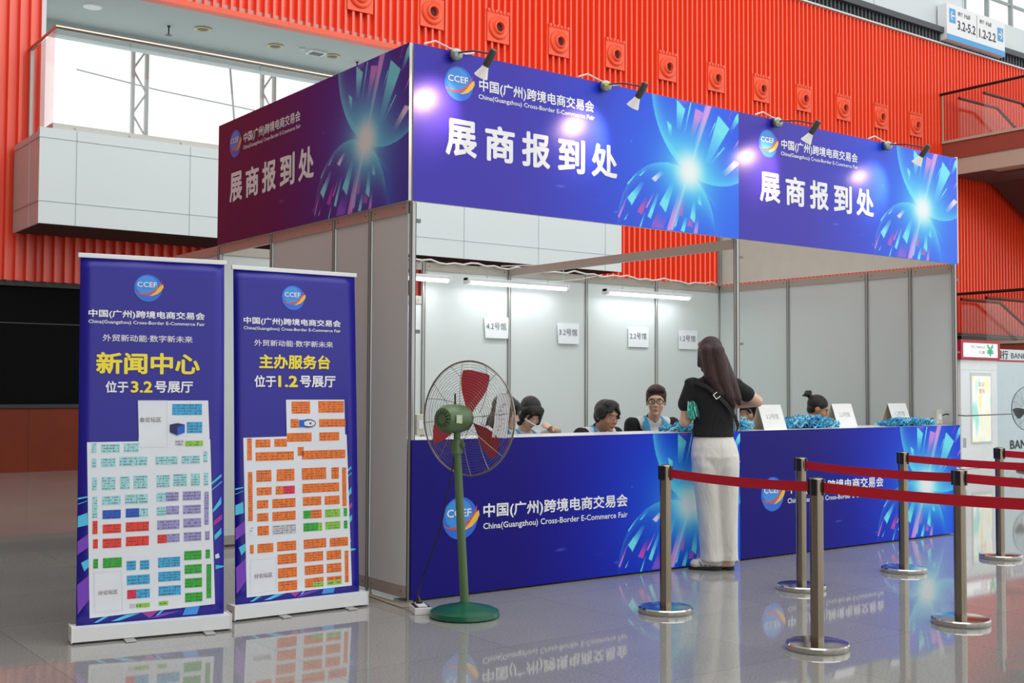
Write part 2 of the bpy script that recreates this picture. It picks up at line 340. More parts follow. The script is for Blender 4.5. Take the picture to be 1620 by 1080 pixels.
# stair landings with glass railings on the far side
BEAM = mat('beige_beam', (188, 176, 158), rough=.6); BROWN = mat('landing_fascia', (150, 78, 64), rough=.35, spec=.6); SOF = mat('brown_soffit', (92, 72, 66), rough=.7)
RG = glass_mat('railing_glass', (.94, .90, .87), .02, .02); RUB = mat('black_handrail', (30, 24, 22), rough=.4)
def landing(zf, ze, label, lab_e, xk):
    """zf: floor level of the landing; its free edge lies at x = 25.3"""
    r = empty('stair_landing', (25.3, 0, zf), 0, label, 'landing')
    MB().box(.02, 5.0, -.50, 6, 11.2, -.02).box(.02, 11.2, -.5, .10, 12.55, -.02).build('slab_edge', BROWN, r)
    MB().box(0.06, 5.0, -.95, 6, 11.2, -.50).box(.06, 11.2, -.95, .12, 12.55, -.50).build('beam', BEAM, r)
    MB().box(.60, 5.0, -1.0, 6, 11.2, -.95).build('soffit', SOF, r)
    for a, b in ((5.0, 7.6), (7.62, 10.0), (10.02, 12.55)): MB().box(0, a, 0, .015, b, 1.33).build('glass_pane', RG, r)
    mb = MB(); mb.tube([(0, 4.9, 1.40), (0, 12.6, 1.36)], .04, 8); mb.build('handrail', RUB, r)
    mb = MB(); mb.box(-.03, 5, -.04, .05, 12.55, .03)
    for y in (7.61, 10.01, 12.53): mb.box(-.01, y-.015, 0, .03, y+.015, 1.36)
    mb.build('rail_post', BEAM, r)
    e = empty('escalator', (25.3, 11.9, zf), 0, lab_e, 'escalator')
    L = [(.3, 1.24), (2.25, 1.24), (7.0, -.95)]
    MB().tube([(x, .3, z) for x, z in L], .045, 8).build('handrail', RUB, e)
    MB().tube([(x, -.45, z) for x, z in L], .045, 8).build('handrail', RUB, e)
    mb = MB()
    for yy in (.3, -.45):
        mb.add([(.3,yy,0),(2.25,yy,.0),(7.0,yy,-2.2),(7.0,yy,-1.0),(2.25,yy,1.2),(.3,yy,1.2)], [(0,1,4,5),(1,2,3,4)])
    mb.build('glass_pane', RG, e)
    mb = MB(); pr = [(.14,-.03),(2.25,-.03),(7.0,-2.3),(7.0,-3.2),(2.25,-.93),(.14,-.93)]
    vs = [(x, .5, z) for x, z in pr]+[(x, -.62, z) for x, z in pr]
    mb.add(vs, [(0,1,4,5),(1,2,3,4),(6,11,10,7),(7,10,9,8),(5,4,10,11),(4,3,9,10),(0,6,7,1),(1,7,8,2),(2,8,9,3),(0,5,11,6)])
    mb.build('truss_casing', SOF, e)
    return r
ld = landing(8.25, 0, 'upper stair landing with glass railing and dark handrail against the red wall', 'upper escalator with black handrail running down along the red wall', 0)
mb = MB(); mb.box(-.03, 9.4, 1.08, -.01, 10.0, 1.27); mb.build('notice_plate', mat('notice_grey', (196, 200, 190), rough=.5), ld)
mb = MB(); mb.box(-.034, 9.45, 1.15, -.03, 9.78, 1.19); mb.build('notice_print', INK, ld)
landing(2.60, 0, 'lower stair landing with glass railing above the exchange kiosk', 'lower escalator with black handrail behind the exchange kiosk', 0)
STREAKS = '''C 2.219 0.819 2.266 0.794 2.27 0.705 2.243 0.714
C 2.322 0.997 2.411 0.935 2.362 0.77 2.325 0.779
C 2.465 0.992 2.478 0.99 2.409 0.75 2.396 0.751
P 2.522 0.957 2.604 0.935 2.493 0.721 2.465 0.731
P 2.631 0.997 2.7 0.999 2.55 0.675 2.493 0.654
C 2.772 0.939 2.896 0.85 2.668 0.554 2.626 0.563
C 2.83 0.697 2.844 0.695 2.693 0.551 2.679 0.556
V 2.921 0.992 2.931 0.991 2.871 0.902 2.861 0.903
W 2.949 0.609 3.011 0.589 2.849 0.473 2.8 0.488
C 2.971 0.965 3.017 1.002 3.017 0.937 2.84 0.74
P 3.012 0.79 3.012 0.769 2.939 0.69 2.93 0.696
V 2.344 0.997 2.428 1 2.418 0.952 2.363 0.97
C 2.733 0.876 2.743 0.874 2.674 0.759 2.665 0.76
C 1.822 0.204 1.865 0.154 1.992 0.331 1.957 0.334
W 2.063 0.371 2.098 0.349 2.197 0.432 2.152 0.434
C 1.819 0.306 1.827 0.3 1.922 0.394 1.913 0.4
P 1.73 0.056 1.745 0.053 1.836 0.231 1.824 0.23
M 1.919 0.111 1.966 0.096 2.036 0.232 2.001 0.235
C 2.022 0.089 2.054 0.072 2.143 0.269 2.116 0.267
C 2.143 0.191 2.206 0.132 2.297 0.351 2.26 0.361
P 2.004 0.152 2.018 0.149 2.098 0.278 2.089 0.279
P 2.215 0.002 2.278 0.007 2.417 0.351 2.361 0.358
V 2.054 0.008 2.178 0.005 2.233 0.121 2.125 0.137
M 2.339 0.131 2.376 0.119 2.417 0.278 2.389 0.282
C 2.361 0.008 2.401 0.002 2.435 0.114 2.407 0.118
C 2.548 0.231 2.582 0.214 2.577 0.288 2.548 0.292
M 2.431 0.053 2.482 0.049 2.491 0.125 2.454 0.129
C 2.463 0.116 2.514 0.078 2.52 0.242 2.492 0.252
P 2.501 0.002 2.538 -0 2.557 0.118 2.529 0.115
C 1.94 0.002 1.952 -0.001 2.001 0.113 1.99 0.112
C 1.793 0.042 1.802 0.041 1.836 0.097 1.827 0.096
C 1.934 0.376 1.952 0.376 2.018 0.431 2.001 0.433
C 2.296 0.035 2.309 0.034 2.352 0.146 2.339 0.144'''
R1 = '''C 0.091 1.003 0.024 0.052
C 0.174 1 0.094 0.045
C 0.28 1.002 0.075 0.047
C 0.092 0.924 0.024 0.048
C 0.164 0.926 0.073 0.045
C 0.292 0.929 0.142 0.047
C 0.466 0.929 0.117 0.044
C 0.595 0.93 0.098 0.043
C 0.674 0.944 0.022 0.062
C 0.095 0.815 0.024 0.068
C 0.166 0.815 0.069 0.068
C 0.249 0.816 0.049 0.068
C 0.33 0.817 0.072 0.071
C 0.448 0.818 0.069 0.067
C 0.538 0.821 0.073 0.066
C 0.62 0.821 0.049 0.067
C 0.678 0.822 0.024 0.072
C 0.098 0.692 0.025 0.113
C 0.182 0.726 0.093 0.046
C 0.31 0.728 0.118 0.05
C 0.438 0.732 0.048 0.049
C 0.347 0.655 0.047 0.046
C 0.44 0.657 0.048 0.047
L 0.496 0.733 0.069 0.049
L 0.601 0.734 0.097 0.049
L 0.681 0.663 0.024 0.181
L 0.498 0.66 0.069 0.046
L 0.602 0.66 0.095 0.048
L 0.477 0.583 0.117 0.05
L 0.604 0.587 0.095 0.049
L 0.502 0.511 0.069 0.045
L 0.606 0.513 0.094 0.048
L 0.686 0.514 0.024 0.048
B 0.183 0.652 0.092 0.046
B 0.289 0.655 0.069 0.047
R 0.1 0.587 0.025 0.069
R 0.185 0.577 0.093 0.047
R 0.315 0.581 0.119 0.05
R 0.103 0.502 0.024 0.049
R 0.186 0.501 0.094 0.049
R 0.316 0.505 0.118 0.05
R 0.444 0.509 0.048 0.046
G 0.105 0.399 0.024 0.049
G 0.189 0.399 0.095 0.052
G 0.608 0.412 0.093 0.049
G 0.689 0.414 0.024 0.048
G 0.61 0.338 0.092 0.049
G 0.695 0.267 0.026 0.183
G 0.612 0.264 0.092 0.05
G 0.614 0.187 0.093 0.05
S 0.285 0.378 0.048 0.049
S 0.354 0.377 0.048 0.049
S 0.482 0.383 0.116 0.053
S 0.322 0.301 0.117 0.05
S 0.484 0.308 0.117 0.052
S 0.347 0.227 0.071 0.047
S 0.486 0.232 0.117 0.051
M 0.289 0.227 0.046 0.047
Y 0.347 0.165 0.072 0.023
Y 0.453 0.167 0.049 0.023
E 0.293 0.166 0.029 0.023
S 0.574 1.204 0.161 0.061
S 0.614 1.105 0.084 0.061
E 0.533 1.022 0.046 0.03
Y 0.612 1.018 0.097 0.03'''
R2 = '''O 0.102 0.967 0.028 0.128
O 0.186 0.999 0.093 0.046
O 0.297 1 0.08 0.046
O 0.26 0.923 0.241 0.051
O 0.426 0.946 0.039 0.052
O 0.578 0.923 0.289 0.052
O 0.105 0.695 0.028 0.282
O 0.19 0.81 0.094 0.067
O 0.327 0.81 0.113 0.07
O 0.512 0.811 0.16 0.07
O 0.652 0.809 0.05 0.069
O 0.713 0.723 0.028 0.234
O 0.191 0.721 0.093 0.046
O 0.287 0.722 0.047 0.049
O 0.556 0.725 0.244 0.054
O 0.181 0.646 0.07 0.048
O 0.315 0.646 0.147 0.053
O 0.497 0.648 0.12 0.052
O 0.63 0.647 0.1 0.052
O 0.181 0.571 0.07 0.048
O 0.315 0.571 0.147 0.053
O 0.523 0.57 0.071 0.05
O 0.183 0.494 0.07 0.054
O 0.112 0.392 0.023 0.05
O 0.196 0.393 0.098 0.052
O 0.33 0.395 0.121 0.055
O 0.513 0.396 0.147 0.055
O 0.672 0.394 0.122 0.052
O 0.332 0.32 0.121 0.058
O 0.504 0.32 0.122 0.056
O 0.637 0.319 0.097 0.054
O 0.722 0.243 0.025 0.19
O 0.333 0.24 0.12 0.058
O 0.505 0.242 0.122 0.054
O 0.637 0.242 0.097 0.054
O 0.334 0.164 0.121 0.057
O 0.471 0.167 0.053 0.053
O 0.532 0.181 0.069 0.027
O 0.638 0.18 0.097 0.024
M 0.348 0.722 0.074 0.047
G 0.718 0.57 0.024 0.05
G 0.463 0.57 0.049 0.047
G 0.487 0.495 0.097 0.049
G 0.719 0.495 0.024 0.048
Y 0.548 0.493 0.025 0.049
Y 0.632 0.569 0.101 0.048
Y 0.633 0.496 0.1 0.046
Y 0.531 0.152 0.069 0.027
Y 0.638 0.154 0.097 0.025
E 0.316 0.493 0.147 0.053
W 0.111 0.497 0.025 0.05
O 0.43 1.207 0.121 0.073
O 0.631 1.21 0.173 0.071
O 0.388 1.113 0.052 0.053
O 0.637 1.112 0.177 0.048
O 0.418 1.03 0.16 0.052
O 0.616 1.031 0.134 0.051'''
A = '''C 0.006 0.649 0.062 0.666 0.065 0.602 0.009 0.592
C 0.005 0.745 0.064 0.752 0.064 0.745 0.005 0.736
C 0.006 0.714 0.064 0.73 0.064 0.727 0.006 0.71
V 0.012 0.518 0.073 0.56 0.075 0.49 0.013 0.45
C 0.033 0.408 0.076 0.429 0.076 0.389 0.049 0.363
V 0.015 0.295 0.077 0.345 0.078 0.22 0.019 0.144
C 0.099 0.094 0.157 0.127 0.18 0.125 0.121 0.056
C 0.184 0.057 0.263 0.123 0.333 0.125 0.226 0.036
M 0.333 0.134 0.437 0.136 0.382 0.074 0.382 0.074
C 0.404 0.092 0.448 0.138 0.464 0.136 0.415 0.08
V 0.388 0.046 0.459 0.118 0.548 0.121 0.426 0.056
K 0.554 0.068 0.572 0.139 0.647 0.141 0.632 0.066
C 0.708 0.802 0.762 0.847 0.764 0.833 0.71 0.789
C 0.711 0.765 0.764 0.808 0.767 0.803 0.711 0.758
C 0.714 0.65 0.762 0.723 0.762 0.683 0.718 0.638
M 0.719 0.59 0.765 0.627 0.767 0.599 0.722 0.564
C 0.723 0.512 0.763 0.552 0.763 0.519 0.728 0.486
W 0.728 0.406 0.748 0.415 0.754 0.39 0.731 0.385
C 0.731 0.351 0.786 0.345 0.786 0.338 0.731 0.328
M 0.126 0.037 0.189 0.091 0.195 0.091 0.137 0.036'''
PLAN = {"w1": [[0.055, 1.034], [0.317, 1.034], [0.317, 1.055], [0.7, 1.038], [0.729, 0.141], [0.078, 0.12]], "w1t": [[0.312, 1.253], [0.688, 1.253], [0.697, 1.027], [0.32, 1.002]], "i1t": [[0.312, 1.253], [0.464, 1.253], [0.468, 0.999], [0.32, 1.002]], "f1": [[0.097, 0.354], [0.234, 0.351], [0.241, 0.147], [0.102, 0.148]], "cube": [[0.476, 1.128], [0.561, 1.13], [0.561, 1.068], [0.481, 1.066]], "w2": [[0.064, 1.034], [0.734, 1.04], [0.756, 0.126], [0.079, 0.121]], "w2t": [[0.334, 1.254], [0.721, 1.253], [0.724, 1.005], [0.337, 1.008]], "car": [[0.417, 1.145], [0.525, 1.139], [0.525, 1.082], [0.417, 1.084]], "f2": [[0.103, 0.331], [0.26, 0.329], [0.26, 0.146], [0.102, 0.135]]}
def rows(s): return [(l.split()[0], [float(v) for v in l.split()[1:]]) for l in s.split('\n')]
# ---------------------------------------------------------------- printed artwork, computed on a fine grid
def print_mat(name, rough=.28, spec=.5):
    m = bpy.data.materials.new(name); m.use_nodes = True; t = m.node_tree; p = t.nodes['Principled BSDF']
    a = t.nodes.new('ShaderNodeVertexColor'); a.layer_name = 'print'; t.links.new(a.outputs[0], p.inputs['Base Color'])
    n = t.nodes.new('ShaderNodeTexNoise'); n.inputs['Scale'].default_value = 2.2; r = t.nodes.new('ShaderNodeMapRange')
    r.inputs['To Min'].default_value = rough-.04; r.inputs['To Max'].default_value = rough+.06
    t.links.new(n.outputs['Fac'], r.inputs['Value']); t.links.new(r.outputs[0], p.inputs['Roughness'])
    p.inputs['Specular IOR Level'].default_value = spec; return m
PCOL = {'C': (118,240,252), 'P': (222,140,232), 'W': (250,225,250), 'V': (140,90,225), 'M': (200,80,190)}
def art(X, Z, c0, c1, c2):
    """print colours (sRGB 0..255) at points X (0..3), Z (0..1) of a three metre panel"""
    c0, c1, c2 = map(np.array, (c0, c1, c2))
    t = np.clip((X-.8)/1.5, 0, 1)[:, None]; C = c0*(1-t)+c1*t
    bx, bz = 2.455, .468
    d = np.hypot(X-bx, Z-bz); g = np.exp(-(d/.75)**2)[:, None]; C = C*(1-g*.75)+c2*g*.75
    tr = np.clip((X-2.5)/.4, 0, 1)[:, None]*np.clip((.6-Z)/.3, 0, 1)[:, None]; C = C*(1-tr*.6)+c2*tr*.6
    def over(C, a, col): a = np.clip(a, 0, 1)[:, None]; return C*(1-a)+np.array(col)*a
    cy = (95, 235, 255)
    ux, uz, ur = 2.745, 1.06, .672; du = np.hypot(X-ux, Z-uz); inU = du < ur+.015*np.maximum(0, (ux-X))
    ang = np.arctan2(Z-uz, X-ux); w_ = np.exp(-((np.abs(ang+2.05))/.75)**2)
    C = over(C, inU*.28*w_, (60, 120, 250)); C = over(C, inU*np.exp(-np.maximum(0, ur-du)/(.045+.085*w_))*(.55+.45*w_), cy)
    lx, lz, lr = 2.23, 0.0, .506; dl = np.hypot(X-lx, Z-lz); inL = dl < lr; ang = np.arctan2(Z-lz, X-lx)
    w2 = np.exp(-((ang-1.1)/.75)**2)
    C = over(C, inL*np.exp(-np.maximum(0, lr-dl)/(.025+.075*w2))*(.35+.65*w2)*np.clip((Z+.05)/.2,0,1), cy)
    sh = np.exp(-((X-2.72)/.12)**2-((Z-.0)/.35)**2)*(dl > lr); C = over(C, sh*.5, (40, 130, 255))
    for k, q in rows(STREAKS):
        P = np.array(q).reshape(4, 2); ins = np.ones(len(X), bool)
        s = 0
        for i in range(4):
            a, b = P[i], P[(i+1) % 4]; s += a[0]*b[1]-a[1]*b[0]
        s = np.sign(s)
        for i in range(4):
            a, b = P[i], P[(i+1) % 4]; ins &= ((b[0]-a[0])*(Z-a[1])-(b[1]-a[1])*(X-a[0]))*s >= 0
        o = (P[0]+P[1])/2; i_ = (P[2]+P[3])/2; ax = i_-o; L2 = (ax**2).sum()
        u = ((X-o[0])*ax[0]+(Z-o[1])*ax[1])/L2
        C = over(C, ins*np.clip(1.35-u*1.2, 0, 1)*.97, PCOL[k])
    # long light beam and cross flare through the burst
    a = math.radians(68); dx, dz = math.cos(a), math.sin(a); pr = (X-bx)*dx+(Z-bz)*dz; pp = np.abs(-(X-bx)*dz+(Z-bz)*dx)
    C = over(C, np.exp(-(pp/(.012+.018*np.abs(pr)))**2)*np.clip(1-np.abs(pr)/.75, 0, 1)*.85, (235, 245, 255))
    a = math.radians(-40); dx, dz = math.cos(a), math.sin(a); pr = (X-bx)*dx+(Z-bz)*dz; pp = np.abs(-(X-bx)*dz+(Z-bz)*dx)
    C = over(C, np.exp(-(pp/.012)**2)*np.clip(1-np.abs(pr)/.42, 0, 1)*.7, (150, 240, 255))
    C = over(C, np.exp(-(d/.29)**2)*.85, cy); C = over(C, np.exp(-(d/.145)**3), (246, 254, 255))
    for sx, sz in ((1.55,.16),(1.72,.09),(1.2,.22),(2.9,.93),(1.86,.62)): C = over(C, np.exp(-(np.hypot(X-sx, Z-sz)/.008)**2)*.5, (120, 170, 255))
    return C
def art_mesh(name, c0, c1, c2, material):
    xs = np.concatenate([np.arange(0, 1.72, .06), np.arange(1.72, 3.0001, .005)]); xs[-1] = 3.0; zs = np.linspace(0, 1, 201)
    GX, GZ = np.meshgrid(xs, zs); nx, nz_ = len(xs), len(zs); X = GX.ravel(); Z = GZ.ravel()
    C = art(X, Z, c0, c1, c2)/255; lin = np.where(C <= .04045, C/12.92, ((C+.055)/1.055)**2.4)
    me = bpy.data.meshes.new(name); n = nx*nz_; me.vertices.add(n)
    co = np.zeros((n, 3)); co[:, 0] = X; co[:, 2] = Z; me.vertices.foreach_set('co', co.ravel())
    i = np.arange(nx-1)[None, :]+np.arange(nz_-1)[:, None]*nx; q = np.stack([i, i+1, i+1+nx, i+nx], -1).reshape(-1, 4)
    me.loops.add(q.size); me.polygons.add(len(q)); me.loops.foreach_set('vertex_index', q.ravel().astype(np.int32)); me.polygons.foreach_set('loop_start', np.arange(0, q.size, 4, dtype=np.int32))
    me.update(calc_edges=True); me.validate()
    ca = me.color_attributes.new('print', 'FLOAT_COLOR', 'POINT'); ca.data.foreach_set('color', np.concatenate([lin, np.ones((n, 1))], 1).ravel())
    me.materials.append(material); return me
PM = print_mat('printed_vinyl', .33, .42); PM2 = print_mat('printed_board', .42, .22)
ART_F = art_mesh('fascia_print', (54, 40, 178), (26, 74, 238), (14, 112, 250), PM)
ART_C = art_mesh('counter_print_shaded', (20, 8, 124), (16, 40, 206), (18, 104, 250), PM2)  # same print as the fascia, the counter's shade put into darker blues
ART_S = art_mesh('side_fascia_print_shaded', (70, 22, 84), (52, 26, 140), (30, 84, 190), PM)  # the blue print turned maroon: shade and red reflection put into its colours
LET = mat('white_lettering', (246, 246, 250), rough=.45); LG_B = mat('logo_blue', (40, 110, 225), rough=.35, noise=.12, nscale=6); LG_B2 = mat('logo_light_blue', (60, 150, 235), rough=.35)
LG_R = mat('logo_red', (226, 80, 56), rough=.4); LG_Y = mat('logo_yellow', (250, 196, 70), rough=.4)
def logo(parent, cx, cz, r, y, sub=None):
    """globe with CCEF and an orange and yellow swoosh, on a plane facing -Y"""
    mb = MB(); N = 40
    mb.add([(cx, y, cz)]+[(cx+r*math.cos(2*PI*i/N), y, cz+r*math.sin(2*PI*i/N)) for i in range(N)], [(0, 1+(i+1) % N, 1+i) for i in range(N)], 0)
    # lighter upper cap
    mb.add([(cx+r*.78*math.cos(2*PI*i/N)-.08*r, y-.0006, cz+.18*r+r*.72*math.sin(2*PI*i/N)) for i in range(N)], [tuple(range(N))], 1)
    def swoosh(cl, th, m, yy):
        vs = []; k = len(cl)
        for q in (1, -1):
            for n_, ((px, pz), t_) in enumerate(zip(cl, th)):
                a = cl[max(n_-1, 0)]; b = cl[min(n_+1, k-1)]; L = math.hypot(b[0]-a[0], b[1]-a[1]); nx, nz_ = -(b[1]-a[1])/L, (b[0]-a[0])/L
                vs.append((cx+(px+q*nx*t_/2)*r, yy, cz+(pz+q*nz_*t_/2)*r))
        mb.add(vs, [(i, i+1, k+i+1, k+i) for i in range(k-1)], m)
    swoosh([(-1.0,-.30),(-.8,-.40),(-.5,-.47),(-.15,-.46),(.2,-.36),(.5,-.18),(.75,.08),(.9,.36),(.96,.60)], [.0,.05,.10,.13,.14,.13,.11,.08,0], 2, y-.001)
    swoosh([(.05,-.60),(.3,-.52),(.6,-.33),(.85,-.06),(1.0,.16),(1.06,.34)], [.0,.10,.22,.30,.24,.0], 3, y-.0018)
    mb.build('logo', [LG_B, LG_B2, LG_R, LG_Y], parent)
    t = MB(); put_text(t, 'CCEF', cx-.78*r, cx+.62*r, cz+.06*r, cz+.44*r, y-.003, bold=.02); t.build('logo_lettering', LET, parent)
CN = '中国(广州)跨境电商交易会'; EN = 'China(Guangzhou) Cross-Border E-Commerce Fair'
def fascia(loc, rotz, label, printed=True, art=None):
    r = empty('fascia_banner', loc, rotz, label, 'banner')
    MB().box(.004, 0, 0, 2.996, .022, 1.0).build('backing_board', BACKB, r)
    if not printed: return r
    o = bpy.data.objects.new('printed_face', art or ART_F); COL.objects.link(o); o.parent = r; o.location = (0, -.002, 0)
    logo(r, .345, .795, .112, -.0035)
    t = MB(); put_text(t, CN, .505, 1.50, .762, .855, -.004, bold=.022); put_text(t, EN, .50, 1.505, .712, .752, -.004, bold=.014)
    for ch, a in zip('展商报到处', (.245, .555, .86, 1.172, 1.478)): put_text(t, ch, a, a+.245, .322, .562, -.004, bold=.03)
    t.build('lettering', LET, r); return r
BACKB = mat('beige_backing', (230, 227, 216), rough=.6)
# ---------------------------------------------------------------- the exhibition stand
LAM = mat('white_laminate', (216, 223, 221), rough=.38, noise=.02, nscale=1.2)
AL2 = mat('aluminium_beam', (186, 182, 172), rough=.38, metal=.35, noise=.03); GROOVE = mat('profile_groove', (96, 96, 94), rough=.6)
booth = empty('exhibition_stand', (0, 0, 0), 0, 'white panel exhibition stand of aluminium posts behind the blue registration counters', 'exhibition stand')
def post(x, y, z1=2.5, z0=0):
    mb = MB(); mb.lathe([(.020, z0), (.020, z1)], (x, y, 0), 8, 0, smooth=False)
    for i in range(4):
        a = PI/4+i*PI/2; c, s = math.cos(a)*.0195, math.sin(a)*.0195
        mb.box(x+c-.0025, y+s-.0025, z0+.01, x+c+.0025, y+s+.0025, z1-.01, 1)
    mb.build('post', [ALU, GROOVE], booth)
def panel(x0, y0, x1, y1, z1=2.5, z0=0.02, top=True):
    """infill panel between two posts with its upper and lower beam"""
    a = Vector((x0, y0, 0)); b = Vector((x1, y1, 0)); L = (b-a).length; M = Matrix.Translation(a) @ Matrix.Rotation(math.atan2(y1-y0, x1-x0), 4, 'Z')
    MB().box(.022, -.004, z0+.07, L-.022, .004, z1-.06, 0, M).build('panel', LAM, booth)
    for nm, za, zb in (('beam', z1-.075, z1), ('beam', z0, z0+.075)):
        mb = MB(); mb.box(.021, -.012, za, L-.021, .012, zb, 0, M)
        for sx in (.06, L-.06):
            for sy in (-1, 1): mb.cyl(M @ Vector((sx, sy*.012, (za+zb)/2)), M @ Vector((sx, sy*.0135, (za+zb)/2)), .006, n=8, m=1)
        mb.build(nm, [AL2, GROOVE], booth)
PY = (0.022, .5, 1, 2, 3)
for y in PY+(3.95,): post(0.0 if y > .1 else .02, y)
for a, b in zip(PY[:-2], PY[1:-1]): panel(0, a, 0, b)
panel(0, 3, 0, 3.95)
def beam(a, b, z0, z1, th=.012):
    a = Vector((*a, 0)); b = Vector((*b, 0)); L = (b-a).length; M = Matrix.Translation(a) @ Matrix.Rotation(math.atan2((b-a).y, (b-a).x), 4, 'Z')
    MB().box(.021, -th, z0, L-.021, th, z1, 0, M).build('beam', AL2, booth)
beam((0, 2), (0, 3), 2.425, 2.5)
for x in (1, 2, 3, 4, 5, 6): post(x, 3)
for x in (2, 3, 4, 5): panel(x, 3, x+1, 3)
panel(0, 3, 1, 3); beam((1, 3), (2, 3), 2.425, 2.5)
panel(1, 3.0, 2, 3.0, 2.18); 
for y in PY[:-1]: post(6.0 if y > .1 else 5.98, y)
for a, b in zip(PY[:-1], PY[1:]): panel(6, a, 6, b)
post(3, .022); beam((3, .022), (3, 3), 2.425, 2.5)
# stub posts that carry the fascias
for x, y in ((.03, .05), (3, .05), (5.97, .05), (.03, 2.97), (5.97, 2.97)): post(x, y, 3.48, 2.5)
CL = mat('lock_grey', (120, 120, 116), rough=.4, metal=.5)
mb = MB()
for z in (2.36, 1.68):
    for x in (3.022, 6.005): mb.box(x, .012, z-.008, x+.045, .028, z+.008)
for z in (2.38, 1.68): mb.box(.042, .015, z-.012, .075, .035, z+.012)
mb.build('panel_lock', CL, booth)

fascia((0, -.002, 2.5), 0, 'blue printed fascia banner over the nearer counter, beside the fan')
fascia((3.0, -.002, 2.5), 0, 'blue printed fascia banner over the farther counter, with people holding lanyards below')
fascia((-.026, 3.0, 2.5), -PI/2, 'fascia banner on the stand end, maroon shade painted into its print, above the roll-up banners', True, ART_S)
fascia((6.03, .0, 2.515), PI/2, 'plain beige back of the fascia on the far end of the stand', False)

# counters
def counter(x, label):
    r = empty('reception_counter', (x, 0, 0), 0, label, 'counter')
    MB().box(.045, .06, .02, 2.955, .26, .985).build('carcass', LAM, r)
    MB().box(.045, .0, .985, 2.955, .42, 1.0).build('countertop', mat('counter_white', (228, 228, 230), rough=.3), r)
    MB().box(.003, -.012, .012, 2.997, -.001, 1.0).build('front_board', mat('front_board_blue', (20, 10, 124), rough=.5, spec=.2), r)
    o = bpy.data.objects.new('printed_face', ART_C); COL.objects.link(o); o.parent = r; o.location = (.003, -.0135, .012); o.scale = (.998, 1, .988)
    logo(r, .37, .495, .135, -.015)
    t = MB(); put_text(t, CN, .55, 1.815, .474, .578, -.0155, bold=.022); put_text(t, EN, .55, 1.815, .40, .452, -.0155, bold=.014)
    t.build('lettering', LET, r)
counter(0, 'blue printed reception counter nearer the fan, woman standing at its end')
counter(3.0, 'blue printed reception counter farther along, partly behind the barrier posts')

# arm spotlights clamped on top of the fascias, lit
SPM = mat('spot_body', (96, 96, 90), rough=.35, metal=.6); BULB = mat('bulb_glow', (255, 236, 214), emit=14); WHW = mat('white_flex', (230, 230, 226), rough=.5)
REFL = mat('spot_reflector', (236, 232, 226), rough=.25, emit=.12); LBL = mat('yellow_sticker', (205, 205, 40), rough=.5)
def spot(x, label, sticker=False, hx=0):
    r = empty('arm_spotlight', (x, -.03, 3.47), 0, label, 'spotlight')
    MB().box(-.02, -.005, -.03, .02, .055, .034).box(-.02, .05, -.06, .02, .058, .034).build('clamp', SPM, r)
    mb = MB(); mb.lathe([(.038, 0), (.042, .012), (.040, .030), (.028, .040), (.006, .043)], (0, 0, -.005), 20, axis=(-.3, -1, .1)); mb.build('transformer', mat('spot_clear', (150, 156, 150), rough=.2, metal=.5), r)
    if sticker: MB().box(-.045, -.05, -.012, .015, -.046, .008).build('sticker', LBL, r)
    tip = Vector((hx, -.40, -.085))
    MB().tube([(0, -.02, .01), (hx*.5, -.2, -.02), tip], .006, 8).build('arm', SPM, r)
    d = Vector((-.10, .62, -.80)).normalized()
    h = MB(); h.lathe([(.020, -.01), (.024, 0), (.024, .095), (.020, .105)], tip-d*.02, 18, axis=d); h.build('lamp_holder', SPM, r)
    b = MB(); b.lathe([(.020, .085), (.026, .105), (.042, .145), (.046, .155), (.043, .157)], tip, 24, axis=d, cap=False); b.build('reflector', REFL, r)
    b = MB(); b.lathe([(.042, .150), (.036, .156), (.001, .158)], tip, 24, axis=d); b.build('bulb_face', BULB, r)
    MB().tube([(-.22, .03, .04), (-.14, .02, .07), (-.05, .0, .035), (.0, -.02, .02), (.08, .0, .02), (.16, .02, .045)], .006, 6).build('cable', WHW, r)
    l = bpy.data.lights.new('spot_beam', 'SPOT'); l.energy = 26; l.spot_size = math.radians(78); l.spot_blend = .9; l.color = (1, .62, .36); l.shadow_soft_size = .03
    lo = bpy.data.objects.new('spot_beam', l); COL.objects.link(lo); lo.parent = r
    a = Vector((-.28, .72, -.30)).normalized(); lo.location = tip+d*.165; lo.rotation_euler = a.to_track_quat('-Z', 'Y').to_euler()
spot(.30, 'lit arm spotlight on the fascia top next to the stand corner')
spot(1.58, 'lit arm spotlight with yellow sticker above the last characters of the nearer fascia', True)
spot(3.42, 'lit arm spotlight above the logo of the farther fascia')
spot(4.88, 'lit arm spotlight nearest the far end of the fascias')

# fluorescent battens along the back wall
TUBE = mat('tube_glow', (250, 252, 255), emit=1.8)
def batten(x0, L, y, z, label):
    r = empty('fluorescent_batten', (x0, y, z), 0, label, 'ceiling light')
    MB().box(0, -.035, 0, L, .035, .03).box(0, -.045, -.03, .03, .045, .03).box(L-.03, -.045, -.03, L, .045, .03).build('housing', WHITE, r, bevel=.004)
    MB().cyl((.03, -.01, -.018), (L-.03, -.01, -.018), .016).build('tube', TUBE, r)
    mb = MB()
    for x in (.25, L-.25): mb.tube([(x, 0, .03), (x, 0, .14), (x, .10, .16), (x, .2, .14)], .004, 6)
    mb.build('hanger', AL2, r)
    l = bpy.data.lights.new('tube_light', 'AREA'); l.shape = 'RECTANGLE'; l.size = L-.1; l.size_y = .05; l.energy = 3; l.color = (.92, .98, 1)
    lo = bpy.data.objects.new('tube_light', l); COL.objects.link(lo); lo.parent = r; lo.location = (L/2, -.01, -.045)
batten(.98, 1.2, 2.82, 2.335, 'white fluorescent tube fitting partly hidden by the corner post of the stand')
